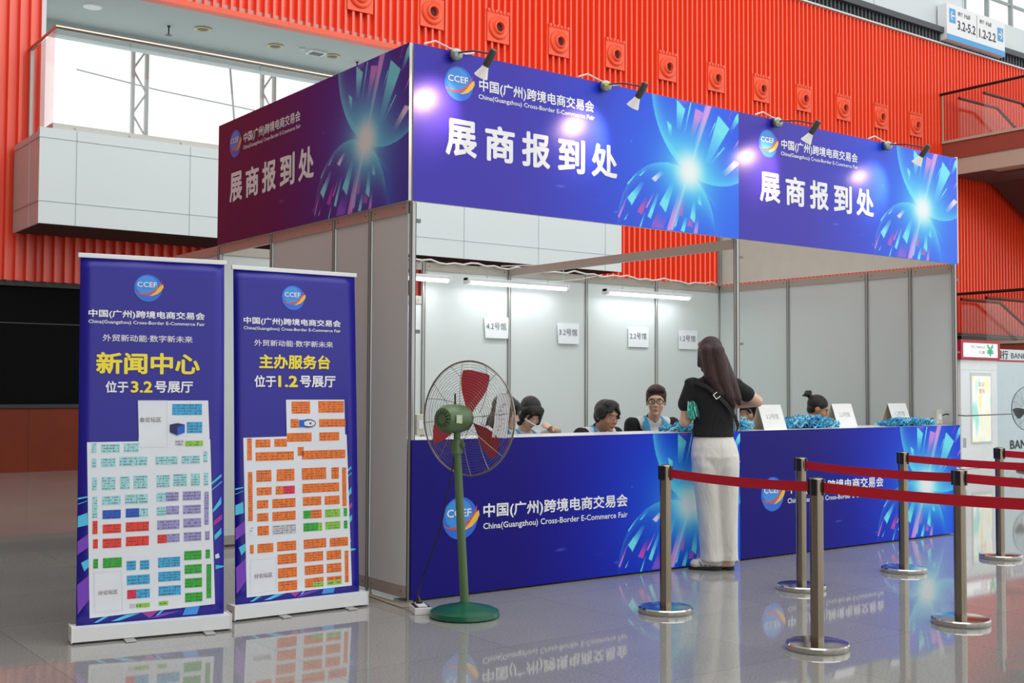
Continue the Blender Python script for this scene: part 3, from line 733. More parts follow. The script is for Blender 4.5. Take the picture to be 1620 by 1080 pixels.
batten(2.36, 1.24, 2.82, 2.335, 'white fluorescent tube fitting above the paper marked 4.2')
batten(4.10, 1.24, 2.82, 2.325, 'white fluorescent tube fitting above the papers marked 2.2 and 1.2')
mb = MB(); P = []
for i in range(60):
    x = .5+i*.092; P.append((x, 2.975+.012*math.sin(i*1.7), 2.51+.012*math.sin(i*.9)+.01*math.sin(i*2.3)))
tag(mb.tube(P, .009, 6).build('power_cable', WHW), 'white power cable lying along the top of the stand back wall', 'cable')
tag(MB().tube([(2.9, 2.99, 2.52), (3.2, 2.4, 2.51), (3.6, 2.86, 2.36)], .006, 6).tube([(3.3, 2.86, 2.37), (3.9, 2.95, 2.45), (4.2, 2.98, 2.515)], .004, 6).build('lamp_flex', WHW), 'thin white flex looped between the fluorescent tube fittings', 'cable')

# papers taped to the back wall
PAPER = mat('paper_white', (240, 243, 245), rough=.7); INKG = mat('paper_ink', (96, 100, 108), rough=.8)
for i, (x, z, s) in enumerate(((2.84, 1.93, '4.2号馆'), (3.75, 1.90, '3.2号馆'), (4.73, 1.89, '2.2号馆'), (5.48, 1.885, '1.2号馆'))):
    r = empty('paper_notice', (x, 2.984, z-.12), 0, 'white wall notice with %s' % ('a curled lower edge, nearest the fan' if i == 0 else 'a lifted lower edge, above the black haired person in clear glasses' if i == 1 else 'grey print, between two other papers, above the short haired person' if i == 2 else 'grey print, right above the head of the standing woman'), 'paper')
    mb = MB(); mb.quad([(-.148, 0, 0), (.148, 0, 0), (.148, 0, .21), (-.148, 0, .21)])
    if i < 2: mb.v[0] = (-.135, -.008, .0); mb.v[1] = (.14, -.005, .0)
    mb.build('sheet', PAPER, r)
    t = MB(); put_text(t, s, -.125, .115, .085, .155, -.009 if i < 2 else -.002); t.build('lettering', INKG, r)
# tent cards on the counters
CARD = mat('card_white', (238, 238, 234), rough=.6); CARDI = mat('card_inner', (196, 182, 160), rough=.7); INKL = mat('card_ink', (140, 144, 150), rough=.8)
def tent(x, y, s, label, rz=0, w=.275):
    r = empty('tent_card', (x, y, 1.0), rz, label, 'card')
    MB().add([(0,0,0),(w,0,0),(w,.07,.2),(0,.07,.2),(0,.003,0),(w,.003,0)], [(0,1,2,3)]).build('front_leaf', CARD, r)
    MB().add([(0,.14,0),(w,.14,0),(w,.071,.2),(0,.071,.2)], [(1,0,3,2)]).build('back_leaf', CARDI, r)
    for o in r.children: sdm = o.modifiers.new('thickness', 'SOLIDIFY'); sdm.thickness = .002
    t = MB(); co, fs = text_geo(s, 0.0); a = co.min(0); b = co.max(0); k = .15/(b[0]-a[0])
    t.add([(w/2-.075+(v[0]-a[0])*k, .0335+((v[1]-a[1])*k)*.33-.004, .085+(v[1]-a[1])*k*.94) for v in co], fs)
    t.build('lettering', INKL, r)
tent(3.365, .06, '3.2号馆', 'white folded tent card marked 3.2 beside the elbow of the standing woman')
tent(4.545, .25, '2.2号馆', 'white folded tent card marked 2.2 in front of the person with a hair bun')
tent(5.36, .25, '1.2号馆', 'white folded tent card marked 1.2 behind the farthest heap of lanyards')
tent(2.72, .26, '4.2号馆', 'white folded tent card between the short haired person and the standing woman', -.15, .24)
# sockets and boxes
def socket(x, y, z, rz, label, w=.11, h=.13):
    r = empty('socket_box', (x, y, z), rz, label, 'socket box'); MB().box(0, -.035, 0, w, 0, h).build('box_body', mat('socket_cream', (206, 206, 190), rough=.5), r, bevel=.004)
    MB().box(w*.25, -.038, h*.3, w*.75, -.035, h*.7).build('faceplate', WHITE, r)
socket(.055, .05, 1.03, 0, 'small cream socket box by the corner post behind the fan', .06, .13)
socket(5.84, .16, 1.01, 0, 'small cream socket box at the far end of the stand above the counter', .10, .13)
# ---------------------------------------------------------------- roll-up banners
RB = mat('rollup_blue', (30, 20, 150), rough=.36, noise=.05, nscale=1.5); RCOL = {
 'C': mat('plan_pale_cyan', (168, 226, 230)), 'L': mat('plan_lilac', (164, 160, 212)), 'B': mat('plan_blue', (34, 96, 206)), 'R': mat('plan_red', (240, 66, 52)), 'G': mat('plan_green', (56, 182, 60)),
 'S': mat('plan_sky_blue', (64, 178, 228)), 'M': mat('plan_crimson', (238, 44, 86)), 'Y': mat('plan_lime', (150, 212, 74)), 'E': mat('plan_grey', (206, 206, 212)), 'O': mat('plan_orange', (250, 128, 46)), 'W': mat('plan_white', (236, 240, 246), rough=.5)}
ACOL = {'C': mat('accent_cyan', (80, 200, 236)), 'V': mat('accent_purple', (124, 60, 190)), 'M': mat('accent_magenta', (168, 56, 160)), 'K': mat('accent_azure', (60, 150, 235)), 'W': mat('accent_white', (220, 236, 250))}
INKD = mat('plan_print', (84, 70, 74), rough=.7); YEL = mat('yellow_lettering', (255, 232, 60), rough=.45); TEAR = mat('slogan_lettering', (232, 226, 240), rough=.45)
def rollup(loc, rotz, label, W, rects, plan, title, num, other, tz, tb, xr):
    r = empty('rollup_banner', loc, rotz, label, 'banner')
    T = Matrix.Rotation(-.05, 4, 'X')
    def part(mb, name, m, **k):
        mb.v = [tuple(T @ Vector(v)) for v in mb.v]; return mb.build(name, m, r, **k)
    mb = MB(); n = 12
    # vinyl sheet with a slight ripple near the top
    vs = []; fs = []
    zs = [.08+i*(1.94/24) for i in range(25)]
    for z in zs:
        for i in range(n+1):
            x = .012+(W-.024)*i/n; b = .004*math.exp(-((z-1.93)/.08)**2)*math.sin(i*1.1)+.003*(abs(i-n/2)/(n/2))**4
            vs.append((x, b, z))
    for j in range(24):
        for i in range(n): fs.append((j*(n+1)+i, j*(n+1)+i+1, (j+1)*(n+1)+i+1, (j+1)*(n+1)+i))
    mb.add(vs, fs, 0, True); part(mb, 'vinyl_sheet', RB).modifiers.new('thickness', 'SOLIDIFY').thickness = -.002
    mb = MB(); mb.box(0, -.006, 2.015, W, .012, 2.04); part(mb, 'top_rail', WHITE, bevel=.003)
    mb = MB(); mb.box(-.012, -.055, .012, W+.012, .06, .085, 0); mb.box(-.018, -.058, .008, -.012, .063, .09, 0); mb.box(W+.012, -.058, .008, W+.018, .063, .09, 0)
    for zz in (.03,): mb.box(-.019, -.01, zz+.02, -.018, .0, zz+.03, 1)
    mb.build('base_cassette', [WHITE, GROOVE], r, bevel=.006)
    for x in (W*.34, W*.86):
        mb = MB(); mb.box(x-.028, -.12, .0, x+.028, .13, .010); mb.build('foot', ALU, r, bevel=.004)
    mb = MB(); mb.cyl((W/2, .05, .08), (W/2, .02, 2.0), .008); part(mb, 'support_pole', ALU)
    # abstract streaks around the plan, clipped to the sheet
    mb = MB(); ks = list('CVMKW')
    for k, q in rows(A):
        P = [(min(max(q[i], .014), W-.014), max(q[i+1], .095)) for i in range(0, 8, 2)]
        mb.add([(x, -.002-.0002*ks.index(k), z) for x, z in P], [(0,1,2,3)], ks.index(k))
    part(mb, 'streak_print', [ACOL[k] for k in ks])
    # floor plan
    ks = list('CLBRGSMYEOW'); mb = MB(); y = -.0035
    for q_, nm in enumerate(plan[:2]): P = PLAN[nm]; mb.add([(x, y-.0003*q_, z) for x, z in P], [tuple(range(len(P)))], 10)
    rn = random.Random(3)
    for k, (cx, cz, w_, h_) in rects:
        mb.box(cx-w_/2, y-.0012, cz-h_/2, cx+w_/2, y-.0004, cz+h_/2, ks.index(k))
        if k in 'WE' and h_ < .03: continue
        nr = max(1, int(h_/.013))
        for j in range(nr):
            zz = cz-h_/2+(j+.5)*h_/nr; x = cx-w_/2+.002
            while x < cx+w_/2-.004:
                l = rn.uniform(.002, .008); l = min(l, cx+w_/2-.002-x)
                if rn.random() < .6: mb.box(x, y-.0018, zz-h_/nr*.14, x+l, y-.0013, zz+h_/nr*.10, 11)
                x += l+rn.uniform(.0012, .003)
        for j in range(int(w_/.035)):
            x = cx-w_/2+(j+1)*w_/(int(w_/.035)+1); mb.box(x, y-.0019, cz-h_/2, x+.0008, y-.0013, cz+h_/2, 11)
    for nm in plan[2:]:
        P = PLAN[nm]
        for i in range(4):
            a, b = P[i], P[(i+1) % 4]
            mb.add([(a[0], y-.002, a[1]), (b[0], y-.002, b[1]), (b[0]+.0015, y-.002, b[1]+.0015), (a[0]+.0015, y-.002, a[1]+.0015)], [(0,1,2,3)], 8)
    if other == 'cube':
        P = PLAN['cube']; x0, z0 = P[3]; x1, z1 = P[1]; xm = (x0+x1)/2
        mb.add([(x0, y-.004, z0+.015), (xm, y-.004, z0-.003), (xm, y-.004, z1-.022), (x0, y-.004, z1-.008)], [(0,1,2,3)], 12)
        mb.add([(xm, y-.004, z0-.003), (x1, y-.004, z0+.012), (x1, y-.004, z1-.008), (xm, y-.004, z1-.022)], [(0,1,2,3)], 2)
        mb.add([(x0, y-.004, z1-.008), (xm, y-.004, z1-.022), (x1, y-.004, z1-.008), (xm, y-.004, z1)], [(0,1,2,3)], 12)
    else:
        P = PLAN['car']; x0, z0 = P[3]; x1, z1 = P[1]; cz = (z0+z1)/2; N = 24
        mb.add([(x0+.55*(x1-x0)+.46*(x1-x0)*math.cos(2*PI*i/N), y-.004, cz+(z1-z0)*.45*math.sin(2*PI*i/N)) for i in range(N)], [tuple(range(N))], 12)
        mb.add([(x0+.60*(x1-x0)+.36*(x1-x0)*math.cos(2*PI*i/N), y-.0045, cz+(z1-z0)*.32*math.sin(2*PI*i/N)) for i in range(N)], [tuple(range(N))], 10)
        mb.box(x0, y-.0048, z0+.006, x0+.3*(x1-x0), y-.004, z1-.006, 2); mb.box(x0+.62*(x1-x0), y-.005, cz-.006, x0+.72*(x1-x0), y-.0045, cz+.006, 12)
    put_text(mb, '分论坛区', tb[0]+.022, tb[1]-.022, tb[2], tb[2]+.03, y-.003, 11, keep=True)
    if other == 'cube': put_text(mb, '会论坛区', .322, .435, 1.135, 1.165, y-.003, 11, keep=True)
    part(mb, 'floor_plan', [RCOL[k] for k in ks]+[INKD, mat('plan_navy', (34, 36, 96))])
    t = MB(); put_text(t, CN, xr[0], xr[1], 1.693, 1.74, y, bold=.025); put_text(t, EN, xr[0], xr[1], 1.660, 1.684, y, bold=.016)
    put_text(t, num[0], *num[1], *num[5], y, bold=.025, keep=False); put_text(t, num[3], *num[4], *num[5], y, bold=.025); part(t, 'white_lettering', LET)
    t = MB(); put_text(t, '外贸新动能·数字新未来', xr[2], xr[3], 1.570, 1.608, y, bold=.016); part(t, 'slogan_lettering', TEAR)
    t = MB(); put_text(t, title, *tz, y, bold=.03); put_text(t, num[2], *num[6], *num[5], y, bold=.03); part(t, 'yellow_lettering', YEL)
    hold = empty('x', (0,0,0)); logo(hold, (xr[0]+xr[1])/2, 1.865, .074, y)
    for o in list(hold.children):
        o.data.transform(T); o.parent = r
    bpy.data.objects.remove(hold)
    return r
a1 = math.atan2(-.10-.03, -1.237+2.02)
rollup((-2.02, .03, 0), a1, 'blue roll-up banner farther from the stand, yellow heading and pastel floor plan', .79, rows(R1), ['w1', 'w1t', 'i1t', 'f1'],
       '新闻中心', ('位于', (.145, .262), '3.2', '号展厅', (.40, .605), (1.295, 1.358), (.275, .388)), 'cube', (.096, .642, 1.395, 1.512), (.097, .24, .232), (.055, .668, .128, .602))
rollup((-1.11, .10, 0), -.02, 'blue roll-up banner nearer the fan, yellow heading and orange floor plan', .82, rows(R2), ['w2', 'w2t', 'f2'],
       '主办服务台', ('位于', (.135, .272), '1.2', '号展厅', (.425, .663), (1.328, 1.398), (.285, .412)), 'car', (.165, .628, 1.437, 1.522), (.102, .26, .222), (.071, .703, .136, .649))

# ---------------------------------------------------------------- queue barrier
CHR = mat('chrome_base', (196, 192, 184), rough=.14, metal=1, noise=.03); PST = mat('steel_post', (150, 140, 124), rough=.26, metal=1, noise=.03); BELT = mat('red_webbing', (208, 14, 40), rough=.6, noise=.08, nscale=40); SEAM = mat('belt_socket', (20, 20, 22), rough=.45)
def stanchion(x, y, label):
    r = empty('barrier_post', (x, y, 0), 0, label, 'barrier post', None)
    MB().lathe([(.158, 0), (.161, .005), (.161, .028), (.155, .035), (.10, .039), (.040, .041)], n=48).build('base', CHR, r)
    MB().lathe([(.034, .04), (.034, .80)], n=28).build('post', PST, r)
    mb = MB(); mb.lathe([(.036, .790), (.036, .866), (.031, .872)], n=28)
    mb.build('head', PST, r)
    mb = MB(); mb.lathe([(.031, .8722), (.02, .875)], n=28)
    for i in range(4):
        a = i*PI/2+.35; M = Matrix.Rotation(a, 4, 'Z'); mb.box(.033, -.014, .785, .042, .014, .868, 0, M)
    mb.build('belt_socket', SEAM, r); return r
SP = [(1.068, -1.161), (1.009, -2.322), (2.361, -1.12), (2.20, -2.386), (3.577, -1.067), (4.79, -1.111), (1.14, -3.62), (2.45, -3.62), (3.62, -2.45), (5.0, -2.45)]
for (x, y), l in zip(SP, ('steel barrier post nearest the fan, red belt running away from its one side', 'steel barrier post with two belts, closest of all to the camera', 'steel barrier post behind the one closest to the camera',
     'steel barrier post in the nearer row, second along', 'steel barrier post standing in front of the star burst of the farther counter', 'steel barrier post in front of the bank kiosk', 
     'steel barrier post beyond the picture edge, nearest corner', 'steel barrier post beyond the picture edge, nearer row end', 'steel barrier post beyond the picture edge, farther row', 'steel barrier post beyond the picture edge, by the bank board')): stanchion(x, y, l)
def belt(a, b, label):
    A_ = Vector((*a, .825)); B_ = Vector((*b, .825)); d = (B_-A_).normalized(); A_ += d*.043; B_ -= d*.043; P = []
    for i in range(13):
        t = i/12; p = A_.lerp(B_, t); p.z -= .012*4*t*(1-t); P.append(p)
    o = MB().ribbon(P, (0, 0, .026), .0008).build('barrier_belt', BELT); tag(o, label, 'barrier belt')
for i, j, l in ((0, 1, 'red barrier belt passing in front of the white trousers'), (2, 3, 'red barrier belt passing over the farther counter logo and lettering'), (1, 6, 'red barrier belt lowest and nearest to the camera, leaving the picture'),
                (3, 7, 'red barrier belt starting at the second post of the nearer row'), (4, 8, 'red barrier belt starting at the post in front of the star burst'), (5, 9, 'short red barrier belt starting at the post by the bank kiosk')):
    belt(SP[i], SP[j], l)

# ---------------------------------------------------------------- big pedestal fan
FG1 = mat('fan_green', (92, 118, 78), rough=.35, noise=.08); FG2 = mat('fan_base_green', (20, 92, 66), rough=.3, noise=.06); WIRE = mat('chromed_wire', (150, 144, 136), rough=.3, metal=.8); BLD = mat('fan_blade_red', (196, 52, 64), rough=.4)
def fan(loc, label, cat='fan', col=FG1, colb=FG2, ax=(.955, .297), hc=1.15, R_=.335, blade=BLD, wire=WIRE, rings=19, pole_r=.026):
    r = empty('pedestal_fan', loc, 0, label, cat)
    MB().lathe([(.195, 0), (.205, .01), (.20, .035), (.17, .05), (.12, .062), (.05, .075), (.032, .085)], n=48).build('base', colb, r)
    a = Vector((ax[0], ax[1], 0)).normalized(); s = a.cross(Vector((0,0,1)))
    ctr = Vector((0, 0, hc)); M = Matrix((( s.x, 0, a.x, .025*a.x), (s.y, 0, a.y, .025*a.y), (0, 1, 0, hc), (0, 0, 0, 1)))
    mt = Vector((-.10*a.x, -.10*a.y, hc)); pt = mt+a*.02
    MB().cyl((0, 0, .08), (pt.x, pt.y, hc-.17), pole_r, pole_r*.9, 20).build('pole', col, r)
    mb = MB(); mb.cyl((pt.x, pt.y, hc-.20), (pt.x, pt.y, hc-.12), .036, .03); mb.cyl(pt+Vector((0,0,-.12)), pt+Vector((0,0,-.06)), .02); mb.cyl(pt+s*.05+Vector((0,0,-.15)), pt-s*.05+Vector((0,0,-.15)), .014); mb.build('tilt_bracket', col, r)
    q = mt-a*.12
    prof = [(.035, 0), (.062, .008), (.080, .04), (.084, .09), (.082, .16), (.074, .20), (.05, .225), (.03, .235), (.03, .26)]
    mb = MB(); mb.lathe(prof, q, 32, 0, a)
    for i in range(14):
        t = 2*PI*i/14; u = s*math.cos(t)+Vector((0,0,1))*math.sin(t); mb.cyl(q+u*.03-a*.002, q+u*.062+a*.012, .0035, n=6, m=1)
    mb.build('motor', [col, SEAM], r)
    # rating label on the flank of the motor
    c_ = q+a*.06+(-s*-.0); v = Vector((0,0,1)); side = -s if (-s).dot(Vector((-.6,-.8,0))) > 0 else s
    cc = c_+side*.083
    MB().add([cc-a*.03-v*.022, cc+a*.022-v*.026, cc+a*.022+v*.022, cc-a*.03+v*.024], [(0,1,2,3)]).build('rating_label', mat('label_cream', (200, 204, 180)), r)
    MB().cyl(mt+v*.08, mt+v*.145, .005).build('pull_knob', SEAM, r)
    # guard: back and front dome of wire rings plus radial wires
    def dome(rr, sgn): return .06*sgn*(1-(rr/R_)**2)+.012*sgn
    for nm, sg in (('rear_guard', -1), ('front_guard', 1)):
        mb = MB()
        for i in range(rings):
            rr = .055+(R_-.06)*i/(rings-1); P = [M @ Vector((rr*math.cos(2*PI*k/56), rr*math.sin(2*PI*k/56), dome(rr, sg))) for k in range(56)]
            mb.tube(P, .0010, 4, closed=True)
        for k in range(8):
            t = 2*PI*k/8+.1; P = []
            for i in range(9):
                rr = .04+(R_-.04)*i/8; P.append(M @ Vector((rr*math.cos(t+(.0 if sg < 0 else .35)*i/8), rr*math.sin(t+(.0 if sg < 0 else .35)*i/8), dome(rr, sg)+.003*sg)))
            mb.tube(P, .0018, 5)
        mb.build(nm, wire, r)
    mb = MB(); mb.tube([M @ Vector((R_*math.cos(2*PI*k/64), R_*math.sin(2*PI*k/64), 0)) for k in range(64)], .0055, 8, closed=True); mb.build('guard_rim', wire, r)
    hub = MB(); hub.lathe([(.012, -.14), (.012, -.03), (.032, -.03), (.036, 0), (.026, .02)], (0,0,0), 20); hub.v = [tuple(M @ Vector(x)) for x in hub.v]; hub.build('hub', SEAM, r)
    for k in range(3):
        t = math.radians(78)+k*2*PI/3; mb = MB(); vs = []; nu, nv = 10, 6
        for sd in (0, 1):
            for i in range(nu):
                rr = .034+(R_*.84-.034)*i/(nu-1); wd = math.radians(16+30*math.sin(min(1, (i+1)/6)*PI/2))*(1-.35*(i/(nu-1))**4)
                for j in range(nv):
                    f = j/(nv-1)-.5; vs.append(M @ Vector((rr*math.cos(t+f*wd), rr*math.sin(t+f*wd), -.035*f*2*(.5+.5*i/nu)+sd*.003)))
        fs = []
        for sd in (0, 1):
            o = sd*nu*nv
            for i in range(nu-1):
                for j in range(nv-1): fs.append((o+i*nv+j, o+i*nv+j+1, o+(i+1)*nv+j+1, o+(i+1)*nv+j))
        mb.add(vs, fs, 0, True); mb.build('blade', blade, r)
    return r, M
fn, FM = fan((.02, -.575, 0), 'tall green pedestal fan with wire guard in front of the stand corner')
LBP = mat('tag_paper', (250, 252, 254), rough=.7); TPI = mat('tag_print', (150, 158, 166), rough=.8)
mb = MB(); P = [(.20, .12), (.245, -.12)]
vs = [Vector((.112+u*.8, -.245-u*.6, 1.165+v)) for u, v in ((-.050, .125), (.030, .13), (.004, -.125), (-.080, -.12))]
mb.add(vs, [(0,1,2,3)]); o = mb.build('paper_tag', LBP, fn); o['label'] = 'white paper strip with faint writing'; o.modifiers.new('t', 'SOLIDIFY').thickness = .001
rn = random.Random(5); mb = MB()
for k in range(4):
    for j in range(7):
        u = rn.uniform(-.022, .012); v = .06-.045*k+rn.uniform(-.015, .015); l = rn.uniform(.006, .02); h = rn.uniform(.002, .004)
        if j % 2: l, h = h, l
        c = [(u-.012-.11*(.125-v)+a, v+b) for a, b in ((0, 0), (l, 0), (l, h), (0, h))]
        mb.add([Vector((.112+x*.8-.0015, -.245-x*.6-.002, 1.165+z)) for x, z in c], [(0,1,2,3)])
mb.build('faint_writing', TPI, o)
o = MB().tube([(-.06, -.60, 1.03), (-.09, -.585, .80), (-.125, -.53, .50), (-.165, -.42, .24), (-.135, -.31, .10), (-.115, -.285, .068)], .0045, 6).build('fan_cord', SEAM)
tag(o, 'black cord hanging from the green fan down to the power strip', 'cord')
ps = empty('power_strip', (-.12, -.30, 0), -.35, 'white power strip with black plugs on the floor at the stand corner', 'power strip')
MB().box(-.045, -.10, 0, .055, .06, .042).build('casing', WHITE, ps, bevel=.004)
MB().box(-.04, -.095, .042, .05, .055, .044).build('top_face', SEAM, ps)
MB().box(-.022, -.09, .044, .034, .02, .050).build('socket_plate', WHITE, ps)
MB().cyl((.004, -.0, .048), (.0, .03, .085), .02, .012).build('plug', SEAM, ps)
CB = mat('beige_cable', (176, 166, 140), rough=.5)
tag(MB().tube([(-.13, -.235, .02), (-.14, -.15, .008), (-.12, .1, .006), (-.09, .4, .006), (-.045, .8, .006), (-.06, 1.4, .006), (-.04, 2.4, .006)], .006, 6).build('power_cable', CB), 'beige cable along the foot of the stand side wall to the power strip', 'cable')
tag(MB().tube([(5.72, .38, 1.006), (5.8, .3, 1.012), (5.95, .10, 1.10), (6.3, .12, 1.08), (8.5, .9, 1.06), (11.0, 2.6, .99), (13.9, 4.25, .93)], .006, 6).build('power_cable', SEAM), 'thin black cable strung from the stand end past the kiosk', 'cable')

# ---------------------------------------------------------------- kiosk and bank board at the right
KR = mat('kiosk_red', (176, 16, 52), rough=.4); KG = mat('kiosk_green', (60, 190, 140), rough=.5); KI = mat('kiosk_print', (96, 92, 96), rough=.6)
def lit_mat(name, cols, st):
    m = bpy.data.materials.new(name); m.use_nodes = True; t = m.node_tree; p = t.nodes['Principled BSDF']
    c = t.nodes.new('ShaderNodeTexCoord'); n = t.nodes.new('ShaderNodeTexNoise'); n.inputs['Scale'].default_value = 2.2; n.inputs['Detail'].default_value = 1
    mp = t.nodes.new('ShaderNodeMapping'); mp.inputs['Scale'].default_value = (2.6, 1, .7); t.links.new(c.outputs['Object'], mp.inputs[0]); t.links.new(mp.outputs[0], n.inputs['Vector'])
    r = t.nodes.new('ShaderNodeValToRGB'); r.color_ramp.elements[0].position = .35; r.color_ramp.elements[1].position = .65
    r.color_ramp.elements[0].color = (*srgb(cols[0]), 1); r.color_ramp.elements[1].color = (*srgb(cols[2]), 1); e = r.color_ramp.elements.new(.5); e.color = (*srgb(cols[1]), 1)
    t.links.new(n.outputs['Fac'], r.inputs[0]); t.links.new(r.outputs[0], p.inputs['Base Color']); t.links.new(r.outputs[0], p.inputs['Emission Color']); p.inputs['Emission Strength'].default_value = st; return m
k = empty('exchange_kiosk', (13.85, 4.9, 0), 0, 'white currency exchange kiosk with red topped header and lit poster', 'kiosk')
KW = mat('kiosk_white', (232, 236, 236), rough=.3)
MB().box(.02, 0, 0, 1.13, .9, 1.84).build('cabinet', KW, k, bevel=.01)
MB().box(-.03, -.04, 1.84, 1.16, .9, 1.88).box(-.03, -.04, 2.12, 1.16, .9, 2.17).box(-.03, -.04, 1.88, .04, .9, 2.12).box(1.12, -.04, 1.88, 1.16, .9, 2.12).build('header_frame', KR, k)
MB().box(.04, -.02, 1.88, 1.12, .6, 2.12).build('header_box', mat('header_glow', (246, 248, 248), emit=.35), k)
t = MB(); put_text(t, 'EXCHANGE', .30, .72, 2.03, 2.08, -.025); put_text(t, '兑换', .52, .72, 1.93, 2.00, -.025); t.build('header_lettering', KI, k)
t = MB(); put_text(t, '¥', .78, .98, 1.90, 2.10, -.025, bold=.03)
for zz in (1.955, 2.045):
    t.box(.76, -.026, zz, 1.0, -.025, zz+.012)
t.build('currency_mark', KG, k)
MB().box(.30, -.012, .42, .92, 0, 1.62).build('poster_frame', mat('poster_rim', (206, 214, 214), rough=.3), k)
MB().box(.33, -.016, .45, .89, -.012, 1.56).build('lit_poster', lit_mat('poster_glow', ((170, 226, 214), (244, 248, 240), (250, 232, 176)), .22), k)
t = MB(); put_text(t, '欢迎', .52, .70, 1.38, 1.46, -.018); put_text(t, '使用', .52, .70, 1.27, 1.35, -.018); t.build('poster_lettering', mat('poster_orange', (226, 150, 110)), k)
t = MB(); t.box(.04, -.001, 1.66, 1.11, 0, 1.663); t.box(.06, -.002, .36, .16, 0, .52); t.build('panel_seam', mat('seam_grey', (170, 176, 178)), k)
b = empty('bank_board', (15.25, 5.3, 0), 0, 'pale bank advertising board with black lettering at the picture edge', 'board')
MB().box(0, 0, 0, 3.2, .35, 2.06).build('board', mat('board_pale', (196, 212, 216), rough=.3), b)
MB().box(0, -.008, 1.84, 3.2, 0, 1.87).build('red_stripe', KR, b)
MB().box(0, -.006, 1.87, 3.2, 0, 2.06).build('header_field', mat('board_header', (214, 222, 226), rough=.35), b)
t = MB(); put_text(t, '银行', .36, .76, 1.885, 2.04, -.01, bold=.02); put_text(t, 'BANK OF CHINA', .86, 2.4, 1.90, 2.00, -.01)
put_text(t, 'BANK OF CHINA', .80, 3.0, .26, .42, -.01, bold=.006); t.build('lettering', INK, b)
t = MB()
for i, (zz, l) in enumerate(((1.1, .7), (1.02, .9), (.94, .6))): t.box(1.6, -.006, zz, 1.6+l, -.002, zz+.015)
t.build('small_print', KI, b)
fan((14.55, 4.1, 0), 'dark second fan seen in part at the picture edge before the bank board', 'fan', SEAM, SEAM, (.2, .98), 1.02, .36, mat('blade_grey', (70, 72, 74)), mat('dark_wire', (52, 52, 54), rough=.4), 14, .022)
# ---------------------------------------------------------------- people
def skin_mat(name, c):
    m = mat(name, c, rough=.5, noise=.05, nscale=6); p = m.node_tree.nodes['Principled BSDF']
    p.inputs['Subsurface Weight'].default_value = .12; p.inputs['Subsurface Radius'].default_value = (.02, .008, .004); return m
SK1 = skin_mat('skin_light', (226, 184, 158)); SK2 = skin_mat('skin_warm', (196, 144, 116))
def hair_mat(name, c, rough=.38):
    m = mat(name, c, rough=rough, noise=.3, nscale=20); t = m.node_tree; n = [x for x in t.nodes if x.type == 'TEX_NOISE'][0]
    mp = t.nodes.new('ShaderNodeMapping'); mp.inputs['Scale'].default_value = (7, 7, .8); tcx = [x for x in t.nodes if x.type == 'TEX_COORD'][0]
    t.links.new(tcx.outputs['Object'], mp.inputs[0]); t.links.new(mp.outputs[0], n.inputs['Vector'])
    b = t.nodes.new('ShaderNodeBump'); b.inputs['Strength'].default_value = .8; b.inputs['Distance'].default_value = .01; t.links.new(n.outputs['Fac'], b.inputs['Height']); t.links.new(b.outputs[0], t.nodes['Principled BSDF'].inputs['Normal']); return m
HB = hair_mat('hair_black', (24, 20, 20)); HBR = hair_mat('hair_dark_brown', (56, 30, 26), .5)
def cloth_mat(name, c, sc=9, st=.5, stretch=(1, 1, .35), rough=.85):
    m = mat(name, c, rough=rough, noise=.06, nscale=sc); t = m.node_tree; n = [x for x in t.nodes if x.type == 'TEX_NOISE'][0]; n.inputs['Distortion'].default_value = .8
    mp = t.nodes.new('ShaderNodeMapping'); mp.inputs['Scale'].default_value = stretch; tcx = [x for x in t.nodes if x.type == 'TEX_COORD'][0]
    t.links.new(tcx.outputs['Object'], mp.inputs[0]); t.links.new(mp.outputs[0], n.inputs['Vector'])
    b = t.nodes.new('ShaderNodeBump'); b.inputs['Strength'].default_value = st; b.inputs['Distance'].default_value = .05; t.links.new(n.outputs['Fac'], b.inputs['Height']); t.links.new(b.outputs[0], t.nodes['Principled BSDF'].inputs['Normal']); return m
TEE = cloth_mat('black_cotton', (24, 24, 26)); TRO = cloth_mat('white_linen', (232, 230, 220), 7, .7); VEST = cloth_mat('white_vest', (226, 230, 234)); BLUE = cloth_mat('light_blue_trim', (72, 170, 222)); PINK = cloth_mat('dark_trousers', (44, 46, 54))
LIP = mat('lip_rose', (192, 124, 112), rough=.45); EYEW = mat('eye_white', (224, 220, 214), rough=.25); EYED = mat('eye_dark', (26, 16, 12), rough=.2); GLS = mat('glasses_black', (20, 20, 22), rough=.3)
